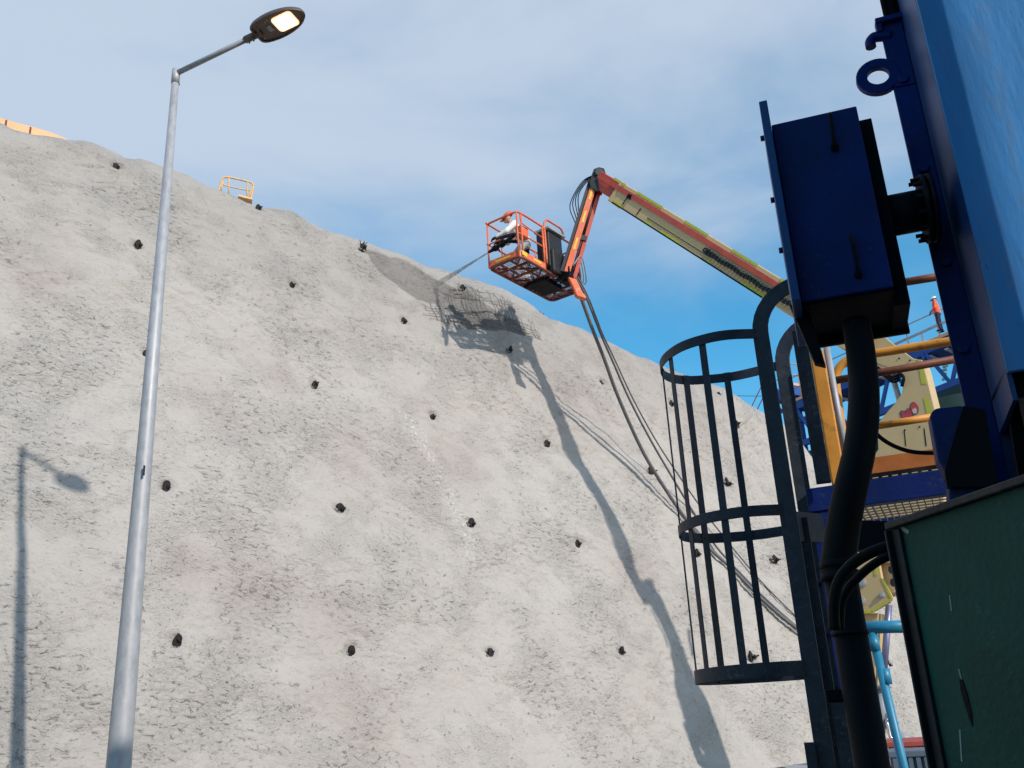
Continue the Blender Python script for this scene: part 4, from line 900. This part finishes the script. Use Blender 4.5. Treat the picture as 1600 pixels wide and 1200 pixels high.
# ------------------------------------------------------------------ black drain pipe
t = thing('drain_pipe', hd(1345, 1190, 4.1) * [1, 1, 0], 'thick black pipe dropping from the housing, curved at the top and straight below its collar', 'pipe')
cl = [(1338, 505, 4.35), (1346, 560, 4.3), (1350, 620, 4.2), (1345, 690, 4.15), (1330, 760, 4.1), (1318, 820, 4.1), (1311, 870, 4.1), (1310, 900, 4.1)]
m = MB(); pts = smoothpath([hd(x, y, r_) for x, y, r_ in cl], 6); m.tube(pts, [.062 + .008 * i / len(pts) for i in range(len(pts))], 20); m.build('flexible_hose', black, t)
S0 = hd(1311, 888, 4.1); m = MB(); S1 = S0.copy(); S1[2] = 0.02; m.tube([S0, S1], .066, 24); m.build('straight_pipe', black, t)
m = MB()
for dz, rr, hh in ((.0, .074, .03), (-.045, .077, .03), (-.26, .071, .014), (-.78, .074, .025)): m.disc(S0 + Z * dz, Z, rr, hh, 24)
m.pieces('hose_clamp', dark, t)
m = MB(); p = hd(1312, 1087, 4.15); m.box(p - e1 * .0, e1, e2, Z, .10, .06, .05); m.pieces('bracket', black, t, bevel=.005)

# ------------------------------------------------------------------ caged ladder
NS = azr(15.3, 5.5, 0); FS = azr(16.35, 6.12, 0)
zg = hd(1205, 455, 5.5)[2]
ldx = nrm(FS - NS); ldn = np.array([ldx[1], -ldx[0], 0])     # ldn points to the right (platform side)
lad = thing('caged_ladder', NS * [1, 1, 0] + ldn * .1, 'dark steel ladder with a round safety cage standing against the blue platform', 'ladder')
def gooseneck(P, extra_r, ztop, name, mt):
    m = MB(); rad = .26; pts = [P + Z * .02] + [P + Z * z for z in np.linspace(.6, ztop - rad, 6)]
    for a in np.linspace(0, 90, 9)[1:]: pts.append(P + ldn * (rad - rad * math.cos(R(a))) + Z * (ztop - rad + rad * math.sin(R(a))))
    pts.append(P + ldn * (rad + extra_r) + Z * ztop)
    m.ribbon(pts, ldx * .0 + np.array([0, 0, 0]) if False else ldn, .075, .012) if False else None
    # flat bar: wide direction lies in the plane of the bend
    vs = []
    for i, p in enumerate(pts):
        tg = nrm(pts[min(i + 1, len(pts) - 1)] - pts[max(i - 1, 0)]); wv = nrm(np.cross(tg, ldx))
        for a, b in ((-1, -1), (1, -1), (1, 1), (-1, 1)): vs.append(p + wv * a * .046 + ldx * b * .008)
    k = len(pts); m.add(vs, [(4 * i + j, 4 * i + (j + 1) % 4, 4 * i + 4 + (j + 1) % 4, 4 * i + 4 + j) for i in range(k - 1) for j in range(4)] + [(3, 2, 1, 0), tuple(4 * (k - 1) + j for j in range(4))])
    return m.build(name, mt, lad, bevel=.003)
gooseneck(NS + ldn * .045, .35, zg, 'stile', slate)
gooseneck(FS + ldn * .045, .35, zg, 'stile', slate)
zr = .35
while zr < zg - .5:
    m = MB(); m.tube([NS + ldn * .045 + Z * zr, FS + ldn * .045 + Z * zr], .011, 8)
    if zr < 2.9: m.build('rung', slate, lad)
    zr += .3
plan = [tuple((NS + ldn * .03)[:2]), (1.30, 5.285), (1.17, 5.33), (1.04, 5.44), (.965, 5.62), (.962, 5.80), (1.03, 5.96), (1.16, 6.045), (1.32, 6.05), (1.50, 6.01), (FS[0], FS[1])]
pp = smoothpath([np.array([a, b, 0]) for a, b in plan], 6)
zh = [hd(1170, 524, 5.5)[2], hd(1212, 798, 5.5)[2], hd(1245, 1044, 5.5)[2]]
for i, z in enumerate(zh):
    m = MB(); m.ribbon([p + Z * z for p in pp], Z, .062 if i < 2 else .075, .008); m.build('cage_hoop', slate, lad, bevel=.002)
ctr = np.array([1.33, 5.67, 0]); half = min(range(len(pp)), key=lambda k: pp[k][0] / pp[k][1])
def arcidx(x, y, near):
    d = ray(x, y); a = d[0] / d[1]; rng_ = range(1, half) if near else range(half, len(pp) - 1)
    return min(rng_, key=lambda k: abs(pp[k][0] / pp[k][1] - a))
for far_ in (half + 1, arcidx(1047, 566, True), arcidx(1100, 550, True), arcidx(1072, 600, False), arcidx(1137, 596, False)):
    p = pp[far_]; t_ = nrm(pp[far_ + 1] - pp[far_ - 1]); inn = nrm(ctr - p); m = MB(); p = p + inn * .009; m.bar(p + Z * (zh[2] - .03), p + Z * (zh[0] + .03), t_, .042, .007); m.build('cage_bar', slate, lad)
    for z_ in zh: m = MB(); m.disc(p + inn * .003 + Z * z_, inn, .009, .007, 6); m.build('bolt_head', slate, lad)
# cross bracket tying the ladder to the platform, and packers lower down
m = MB(); a = azr(15.6, 5.53, 0); zc = hd(1240, 820, 5.53)[2]; m.bar(a + Z * zc, azr(17.6, 5.75, zc), Z, .17, .012); m.build('wall_bracket', slate, lad, bevel=.003)
m = MB(); P1 = azr(16.25, 5.62, 0); m.bar(P1 + Z * .0, P1 + Z * (zc + .05), ldn, .105, .012); P2 = azr(17.0, 5.5, 0); zz = hd(1300, 1090, 5.5)[2]; m.bar(P2 + Z * 0, P2 + Z * zz, e1, .10, .02); P3 = azr(15.05, 5.45, 0); z3 = hd(1262, 1160, 5.45)[2]; m.bar(P3 + Z * 0, P3 + Z * z3, e1, .05, .02); m.pieces('stiffener', slate, lad)

# ------------------------------------------------------------------ work platform with yellow rails
rp = 6.0; pA = hd(1258, 764, rp); zp = pA[2]; pB = pz(1474, 733, zp); g1 = nrm([pB[0] - pA[0], pB[1] - pA[1], 0]); g2 = np.array([-g1[1], g1[0], 0]); wl = np.linalg.norm(pB - pA) + .9
plat = thing('work_platform', pA * [1, 1, 0], 'blue steel work platform with rusty yellow handrails behind the ladder', 'platform')
def pp_(a, b, z): return pA * [1, 1, 0] + g1 * a + g2 * b + Z * z
hB = zp - hd(1262, 801, rp)[2]
m = MB(); m.prism([pp_(0, 0, zp - hB), pp_(wl, 0, zp - hB), pp_(wl, 0, zp), pp_(0, 0, zp)], g2 * .09); m.prism([pp_(0, 1.3, zp - hB), pp_(wl, 1.3, zp - hB), pp_(wl, 1.3, zp), pp_(0, 1.3, zp)], g2 * .09); m.prism([pp_(0, .092, zp - hB), pp_(0, 1.298, zp - hB), pp_(0, 1.298, zp - .003), pp_(0, .092, zp - .003)], g1 * .08); m.build('edge_beam', navy, plat, bevel=.005)
m = MB()
for k in range(int(wl / .045)): m.bar(pp_(.1 + .045 * k, .1, zp - .03), pp_(.1 + .045 * k, 1.29, zp - .03), Z, .035, .005)
for k in range(12): m.bar(pp_(.1, .15 + .1 * k, zp - .012), pp_(wl, .15 + .1 * k, zp - .012), Z, .008, .008)
m.build('floor_grating', mat('grating_steel', (.10, .085, .07), .6, .2, .2, 8, .1), plat)
m = MB(); m.tube([pp_(.06, .05, 0), pp_(.06, .05, zp - hB + .01)], .001, 4) if False else m.box(pp_(.075, .06, (zp - hB) / 2), g1, g2, Z, .13, .10, zp - hB - .004); m.box(pp_(wl - .15, 1.34, (zp - hB) / 2), g1, g2, Z, .16, .10, zp - hB - .004); m.pieces('support_post', navy, plat, bevel=.004)
# inner dark beam under the floor
m = MB(); q = [(1330, 812), (1400, 815), (1400, 862), (1333, 858)]; m.prism([hd(x, y, 5.2) for x, y in q], g2 * .1); m.build('lower_beam', dark, plat)
# toe board
rT = 6.1; a0_, a1_ = hd(1335, 719, rT), hd(1480, 699, rT); b0_, b1_ = hd(1335, 744, rT), hd(1480, 724, rT)
m = MB(); TA = hd(1335, 744, rT); TB = pz(1480, 724, TA[2]); hgt = hd(1335, 719, rT)[2] - TA[2]; m.prism([TA, TB, TB + Z * hgt, TA + Z * hgt], g2 * .01); m.build('toe_board', toe, plat, bevel=.002)
tl_ = np.linalg.norm(TB - TA); td = nrm(TB - TA); m = MB(); m.prism([TA - Z * .022, TB - Z * .022, TB - Z * .001, TA - Z * .001], g2 * .012); m.prism([TA - Z * .075, TB - Z * .075, TB - Z * .030, TA - Z * .030], g2 * .012)
k = .0
while k < tl_ - .06:
    wd2 = .022 if k > .12 else .10; m.box(TA + td * (k + wd2 / 2) - Z * .026 + g2 * .006, td, g2, Z, wd2, .011, .012); k += wd2 + .034
m.build('grating_edge', dark, plat)
# wide flat post; a pale grey tube stands in for its lit edge
zt5 = hd(1283, 545, 6.0)[2]; Fa, Fb = azr(18.42, 6.0, 0), azr(19.25, 6.0, 0)
m = MB(); m.prism([Fa + Z * (zp + .002), Fb + Z * (zp + .002), Fb + Z * zt5, Fa + Z * zt5], nrm(Fa) * .05); m.build('gate_post', yel, plat, bevel=.01)
m = MB(); Fc = azr(19.45, 6.02, 0); m.tube([Fc + Z * (zp + .002), Fc + Z * (zt5 + .02)], .02, 12); m.build('gate_post_lit_edge', galv, plat)
# top rail bending down into its post
q = [(1322, 735), (1317, 690), (1311, 640), (1306, 600), (1307, 584), (1315, 570), (1328, 561), (1345, 556), (1400, 547), (1450, 539), (1500, 531)]
m = MB(); m.tube(smoothpath([hd(x, y, 6.4) for x, y in q], 5), .029, 12); m.build('top_rail', yel, plat)
m = MB(); m.tube([hd(1291, 597, 6.3), hd(1500, 560, 6.3)], .025, 12); m.build('mid_rail', rustp, plat)
m = MB(); m.tube([hd(1361, 667, 6.4), hd(1462, 651, 6.4)], .024, 12); m.build('knee_rail', yel, plat)
m = MB(); m.tube([hd(1395, 444, 6.4), hd(1480, 430, 6.4)], .027, 12); m.build('upper_rail', rustp, plat)
m = MB(); p0 = azr(18.0, 5.9, 0); zt2 = hd(1262, 515, 5.9)[2]; m.box([p0[0], p0[1], (zp + zt2) / 2 - .0], nrm([p0[1], -p0[0], 0]), nrm([p0[0], p0[1], 0]), Z, .085, .05, zt2 - zp); m.build('ladder_post', slate, plat, bevel=.004)
# cables
m = MB(); m.tube(smoothpath([hd(x, y, 5.0) for x, y in ((1345, 630), (1355, 655), (1368, 676), (1386, 691), (1410, 702), (1435, 707), (1475, 708))], 6), .0105, 8)
tag(m.build('sagging_cable', black, origin=hd(1410, 702, 5.0)), 'black cable sagging in a curve in front of the cream machine plate', 'cable')
m = MB(); m.tube(smoothpath([hd(x, y, 3.6) for x, y in ((1304, 985), (1303, 945), (1310, 910), (1328, 885), (1352, 868), (1378, 857), (1410, 850))], 6), .020, 10)
tag(m.build('bent_cable', black, origin=hd(1328, 885, 3.6)), 'thick black cable arching from the pipe to the green container, outer of two', 'cable', 'cables arching to the green container')
m = MB(); m.tube(smoothpath([hd(x, y, 3.7) for x, y in ((1312, 985), (1314, 945), (1325, 920), (1340, 903), (1358, 887), (1380, 873), (1410, 862))], 6), .016, 10)
tag(m.build('bent_cable', black, origin=hd(1340, 903, 3.7)), 'shorter black cable arching to the green container, inner of two', 'cable', 'cables arching to the green container')

# ------------------------------------------------------------------ navy drive housing between bin and container
rD = 4.35
poly = [(1453, 650), (1456, 642), (1463, 637), (1500, 633), (1520, 640), (1545, 730), (1545, 800), (1483, 800), (1481, 745), (1465, 718)]
t = thing('drive_housing', hd(1500, 800, rD) * [1, 1, 0], 'dark blue rounded drive housing under the tall bin', 'housing')
m = MB(); m.prism([hd(x, y, rD) for x, y in poly], e2 * .12); m.build('casing', navy, t, bevel=.02)
m = MB(); m.prism([hd(x, y, rD - .06) for x, y in ((1505, 634), (1540, 640), (1560, 760), (1480, 760), (1476, 735))], e2 * .05); m.build('side_plate', black, t)
m = MB(); P = hd(1500, 800, rD + .1); m.box([P[0] + .1, P[1], .9], e1, e2, Z, .3, .12, 1.8); m.build('pedestal', dark, t)

# ------------------------------------------------------------------ green container
G0 = hd(1390, 818, 3.0); zG = G0[2]; Gc = pz(1600, 745, zG); h1 = nrm([Gc[0] - G0[0], Gc[1] - G0[1], 0]); h2 = np.array([-h1[1], h1[0], 0]); h2 = h2 if h2[0] > 0 else -h2
G0 = G0 * [1, 1, 0]
gc = thing('steel_container', G0, 'dark green painted steel container with scratched side in the lower right corner', 'container')
def gp(a, b, z): return G0 + h1 * a + h2 * b + Z * z
LG = 2.0
m = MB(); m.prism([gp(.02, .012, .02), gp(LG, .012, .02), gp(LG, .012, zG - .018), gp(.02, .012, zG - .018)], h2 * 1.1); bd = m.build('body', green, gc)
m = MB(); m.prism([gp(0, 0, .02), gp(.034, 0, .02), gp(.034, 0, zG - .02), gp(0, 0, zG - .02)], h2 * .05); m.prism([gp(-.01, -.012, zG - .018), gp(LG, -.012, zG - .018), gp(LG, -.012, zG + .004), gp(-.01, -.012, zG + .004)], h2 * .09); m.prism([gp(-.01, -.018, .0), gp(-.001, -.018, 0), gp(-.001, -.018, zG - .02), gp(-.01, -.018, zG - .02)], h2 * .05); m.build('rim', greenrim, gc, bevel=.004)
m = MB()
for (xa, ya, xb, yb, w_) in ((1484, 930, 1487, 955, .004), (1440, 1005, 1442, 1025, .004), (1500, 1140, 1503, 1190, .005), (1498, 1045, 1506, 1075, .004), (1405, 822, 1420, 832, .012)):
    Pn = gp(0, .0115, 0); a = onplane(xa, ya, Pn, h2); b = onplane(xb, yb, Pn, h2); m.bar(a, b, h1, w_, .002)
m.pieces('scratch', scr, bd)
m = MB(); Pn = gp(0, .0115, 0); poly = [(1500, 1060), (1504, 1062), (1512, 1085), (1519, 1115), (1520, 1135), (1516, 1125), (1508, 1100), (1502, 1080)]; m.prism([onplane(x, y, Pn, h2) for x, y in poly], h2 * -.002); m.build('gouge', black, bd)
m = MB()
for (x, y) in ((1397, 890), (1400, 910)): m.disc(onplane(x, y, gp(0, 0, 0), h2), -h2, .012, .012, 6)
m.pieces('bolt_head', greenrim, gc)

# ------------------------------------------------------------------ teal pipework, red skip, grey cabinet
t = thing('teal_pipe', hd(1385, 1190, 8.5) * [1, 1, 0], 'teal painted pipe with a tee, beside the black pipe in front of the boom lift', 'pipe')
m = MB(); a = hd(1362, 985, 8.5); zt3 = a[2]; m.tube([a, [a[0] + .14, a[1], .0]], .036, 14); m.build('riser', teal, t)
m = MB(); m.tube([hd(1335, 981, 8.5), hd(1440, 978, 8.5)], .05, 14); m.build('cross_pipe', teal, t)
m = MB(); m.tube([a - Z * .05, a - Z * .16], .044, 14); m.disc([a[0] + .045, a[1], a[2] - .42], Z, .044, .12, 14); m.pieces('coupling', teal, t)
def blockthing(name, px, r, dp, mt, label, cat, lid=None):
    q = [hd(x, y, r) for x, y in px]; base = q[0] * [1, 1, 0]; t = thing(name, base, label, cat)
    v = nrm([q[1][0] - q[0][0], q[1][1] - q[0][1], 0]); dvec = np.array([-v[1], v[0], 0]); wd_ = np.hypot(*(q[1] - q[0])[:2]); zt_ = q[0][2]
    m = MB(); b0 = q[0] * [1, 1, 0]; m.prism([b0 + Z * .02, b0 + v * wd_ + Z * .02, b0 + v * wd_ + Z * (zt_ - .06), b0 + Z * (zt_ - .06)], dvec * dp); m.build('body', mt, t, bevel=.01)
    m = MB(); m.prism([b0 - v * .04 - dvec * .04 + Z * (zt_ - .058), b0 + v * (wd_ + .04) - dvec * .04 + Z * (zt_ - .058), b0 + v * (wd_ + .04) - dvec * .04 + Z * zt_, b0 - v * .04 - dvec * .04 + Z * zt_], dvec * (dp + .08)); m.build('lid', lid or mt, t, bevel=.008)
    m = MB()
    for k in range(5): c0 = b0 + v * wd_ * (k + .5) / 5 - dvec * .015 + Z * zt_ / 2; m.box(c0, v, dvec, Z, .04, .03, zt_ - .12)
    m.pieces('rib', mt, t)
blockthing('red_skip', ((1386, 1160), (1470, 1148)), 13.0, 2.0, redbox, 'dull red steel skip at the foot of the slope behind the grey cabinet', 'skip')
blockthing('red_crate', ((1285, 1172), (1328, 1170)), 13.5, 1.0, redbox, 'small red steel crate glimpsed between ladder and black pipe', 'crate')
blockthing('grey_cabinet', ((1390, 1174), (1450, 1166)), 10.5, .8, slateb, 'blue grey cabinet with a flat lid beside the green container', 'cabinet')

# ------------------------------------------------------------------ far conveyor gallery and platform
wa = hd(1300, 600, 43.0); wb = hd(1540, 495, 40.0); wt = nrm(wb - wa); wh_ = nrm([wt[0], wt[1], 0]); wn = np.array([-wh_[1], wh_[0], 0]); wn = wn if wn[1] > 0 else -wn
far = thing('conveyor_walkway', wa * [1, 1, 0], 'inclined blue conveyor walkway with railings far behind the boom lift', 'walkway')
WLn = np.linalg.norm(wb - wa) + 2
m = MB(); m.prism([wa - wt * 2 + Z * 0, wa + wt * WLn, wa + wt * WLn - Z * .45, wa - wt * 2 - Z * .45], wn * 1.4); m.build('deck_beam', farblue, far)
m = MB(); m.prism([wa - wt * 2 + Z * .05 - wn * .05, wa + wt * WLn + Z * .05 - wn * .05, wa + wt * WLn - Z * .08 - wn * .05, wa - wt * 2 - Z * .08 - wn * .05], wn * .04); m.build('kick_plate', farrail, far)
m = MB()
for k in range(16):
    p = wa + wt * (k * .75 - 1.5) - Z * .55; m.bar(p + wn * .1, p + wn * 1.2, wt, .16, .05)
m.pieces('roller', farpale, far)
m = MB(); bot = 2.1
m.bar(wa - wt * 2 - Z * bot, wa + wt * WLn - Z * bot, Z, .25, .2)
for k in range(8):
    a = wa + wt * (k * 1.6 - 2) - Z * .4; b = wa + wt * (k * 1.6 - 1.2) - Z * bot; m.bar(a, b, wt, .13, .13); m.bar(b, b + wt * .8 + Z * (bot - .4), wt, .13, .13)
for k in (-.5, 3.5, 7.5):
    p = wa + wt * k; m.box([p[0], p[1], (p[2] - bot) / 2], wh_, wn, Z, .3, .3, p[2] - bot); p = p + wn * 1.3; m.box([p[0], p[1], (p[2] - bot) / 2], wh_, wn, Z, .3, .3, p[2] - bot)
m.build('truss', farblue, far)
m = MB()
for o_ in (0, 1.4):
    for h_ in (.55, 1.1): m.tube([wa - wt * 2 + wn * o_ + Z * h_, wa + wt * WLn + wn * o_ + Z * h_], .028, 6)
m.build('handrail', farsteel, far)
for o_ in (0, 1.4):
    for k in range(8):
        p = wa + wt * (k * 1.35 - 1.6) + wn * o_; m = MB(); m.tube([p, p + Z * 1.1], .03, 6); m.pieces('rail_post', farrail, far)
# cladding shed behind, dark green
q0_, q1_ = hd(1262, 700, 50), hd(1560, 560, 46)
m = MB(); v = nrm([(q1_ - q0_)[0], (q1_ - q0_)[1], 0]); dv = np.array([-v[1], v[0], 0]); b0 = q0_ * [1, 1, 0]; zz0 = hd(1262, 705, 50)[2]; zz1 = hd(1500, 585, 48)[2]; wlen = 17
shed = thing('green_shed', b0, 'dark green clad shed far behind the conveyor walkway', 'shed')
m.prism([b0, b0 + v * wlen, b0 + v * wlen + Z * (zz1 + .5), b0 + Z * zz0], dv * 8); m.build('cladding', fargreen, shed)
m = MB()
for k in range(9):
    f = k / 8; m.prism([b0 + v * wlen * f - dv * .06, b0 + v * (wlen * f + .1) - dv * .06, b0 + v * (wlen * f + .1) - dv * .06 + Z * (zz0 + (zz1 - zz0) * f), b0 + v * wlen * f - dv * .06 + Z * (zz0 + (zz1 - zz0) * f)], dv * .05)
m.pieces('cladding_rib', fargreen, shed)
m = MB(); a = b0 - dv * .1 + Z * (zz0 - .6); b = b0 + v * wlen - dv * .1 + Z * (zz1 - .9); m.bar(a, b, Z, .22, .06); m.build('gutter', farpale, shed)
# big tank rim seen right of the machine
tk = hd(1480, 640, 44); t = thing('process_tank', tk * [1, 1, 0], 'round dark tank with a pale rim of rungs far right beside the blue bin', 'tank')
m = MB(); m.tube([[tk[0] + 1.6, tk[1] + 2, 0], [tk[0] + 1.6, tk[1] + 2, tk[2] + .6]], 2.6, 40); m.build('shell', fargreen, t)
m = MB(); rim = mat('pale_green_rungs', (.35, .55, .42), .5, 0, .1, 3, 0)
for k in range(9):
    p = hd(1471 + k * 1.6 - .25 * k * k * .2, 592 - k * 5.5 + k * k * .32, 41.5) if False else hd([1476, 1475, 1475.5, 1477, 1479, 1482, 1486, 1490, 1495][k], [592, 585, 578, 572, 567, 563, 560, 558, 557][k], 41); m.box(p, wt, wn, Z, .20, .1, .09)
m.pieces('rim_rungs', rim, t)
# left platform
La = hd(1238, 602, 44.0); zL = La[2]; Lb = pz(1290, 611, zL) ; lx = nrm([(Lb - La)[0], (Lb - La)[1], 0]); ly = nrm([-.35, .94, 0])
pt_ = thing('stair_platform', La * [1, 1, 0], 'blue stair landing with pale orange rails seen between the ladder stiles', 'platform')
m = MB(); m.prism([La, La + lx * 3.0, La + lx * 3.0 - Z * .45, La - Z * .45], ly * 1.3 + lx * -.3); m.build('deck', farblue, pt_)
m = MB(); m.prism([La + Z * .12 - ly * .04, La + lx * 3.0 + Z * .12 - ly * .04, La + lx * 3.0 - ly * .04 + Z * .01, La - ly * .04 + Z * .01], ly * .03); m.build('kick_plate', farrail, pt_)
m = MB(); cA = hd(1250, 640, 44.5) ; 
for (x0, x1) in ((1243, 1252), (1262, 1272)): p = hd((x0 + x1) / 2, 650, 44.6); m.box([p[0], p[1], (zL - .45) / 2], lx, ly, Z, .32, .3, zL - .46)
m.bar(hd(1228, 648, 44.4), hd(1275, 618, 44.4), Z, .12, .12); m.bar(hd(1240, 662, 44.4), hd(1285, 640, 44.4), Z, .14, .1); m.build('frame', farblue, pt_)
m = MB()
for (y0, y1) in ((622, 618), (630, 626), (639, 635), (650, 646)): m.bar(hd(1206, y0, 44.8), hd(1216, y1, 44.8), Z, .12, .4)
m.pieces('stair_tread', farpale, pt_)
m = MB(); m.bar(hd(1203, 618, 45), hd(1218, 611, 45), Z, .25, .1); m.bar(hd(1203, 655, 45), hd(1222, 640, 45), Z, .25, .1); m.build('stringer', farblue, pt_)
m = MB()
for h_ in (.55, 1.1): m.tube([La + lx * 3 + Z * h_, La + Z * h_, La + ly * 1.3 - lx * .3 + Z * h_, hd(1175 if h_ > 1 else 1183, 634 if h_ > 1 else 640, 47)], .028, 6)
m.build('handrail', farrail, pt_)
for k in (0, .55, 1.1, 1.65, 2.2, 2.75): m = MB(); m.tube([La + lx * k, La + lx * k + Z * 1.1], .03, 6); m.pieces('rail_post', farrail, pt_)
# worker on the walkway
wp = hd(1471, 518, 40.6)
kk = (hd(1470, 460, 40.6)[2] - wp[2]) / 1.82
JS = dict(pel=(0, 0, .92), neck=(0, .02, 1.48), head=(0, .03, 1.63), face=(0, .14, 1.60), shL=(-.2, 0, 1.42), shR=(.2, 0, 1.42), elL=(-.26, .04, 1.14), elR=(.27, .08, 1.15), haL=(-.2, .22, 1.02), haR=(.20, .28, 1.05),
          hipL=(-.1, 0, .88), hipR=(.1, 0, .88), knL=(-.12, .04, .48), knR=(.13, .0, .48), anL=(-.13, 0, .09), anR=(.14, -.04, .09))
person(wp, math.radians(60), JS, 'person in orange vest and white helmet standing on the far walkway', dict(skin=skin, jacket=hivis, trousers=darkc, boots=black, gloves=glove), helmw, kk)
# thin overhead wire
m = MB(); m.tube([hd(1120, 618, 60), hd(1190, 619, 60), hd(1320, 616, 60)], .02, 4); tag(m.build('overhead_wire', slate, origin=hd(1190, 619, 60)), 'thin dark wire crossing the sky just above the crest behind the ladder', 'wire')

# ------------------------------------------------------------------ unseen steel block added behind the viewpoint to shade and darken the near steelwork
sh = nrm([SUN[0], SUN[1], 0]); sp_ = np.array([-sh[1], sh[0], 0]); sp_ = sp_ if sp_[0] > 0 else -sp_   # across the sun direction, to the right
edge = onplane(1541, 260, Kc, e2); cE = float(np.dot(edge, sp_)); ctr_ = sh * 5.0
tw = thing('shade_block', ctr_ + sp_ * (cE - 1.6), 'added unseen ribbed steel building standing behind the viewpoint', 'blocker')
def tp_(a, b, z): return sh * a + sp_ * b + Z * z
m = MB(); m.prism([tp_(4.5, cE, 0), tp_(4.5, cE - 15.0, 0), tp_(7.0, cE - 15.0, 0), tp_(7.0, cE, 0)], Z * 9.6); m.build('blocker_body', navy, tw)
m = MB(); m.prism([tp_(4.3, cE - 15.2, 9.62), tp_(7.2, cE - 15.2, 9.62), tp_(7.2, cE - .05, 9.62), tp_(4.3, cE - .05, 9.62)], Z * .15); m.build('blocker_cap', greyp, tw)
m = MB()
for k in range(24): m.box(tp_(4.46, cE - .3 - .6 * k, 4.8), sp_, sh, Z, .08, .06, 9.0)
m.pieces('blocker_rib', navy, tw)
# blue screen plate, unseen right of the view, added to draw the bin's sharp shadow edge
aS = float(np.dot(edge, sh)) + .75
sc_ = thing('shadow_plate', tp_(aS, cE - .7, 0), 'added unseen screen plate on two posts standing just right of the view beside the bin', 'occluder')
m = MB(); m.prism([tp_(aS, cE, 2.4), tp_(aS, cE - 1.45, 2.4), tp_(aS, cE - 1.45, 7.4), tp_(aS, cE, 7.4)], sh * .012); m.build('plate', navy, sc_)
m = MB()
for c_ in (cE - .06, cE - 1.35): m.box(tp_(aS + .06, c_, 3.7), sp_, sh, Z, .08, .08, 7.4)
m.pieces('post', navy, sc_)
for o in bpy.data.objects:
    if '_o' in o: del o['_o']
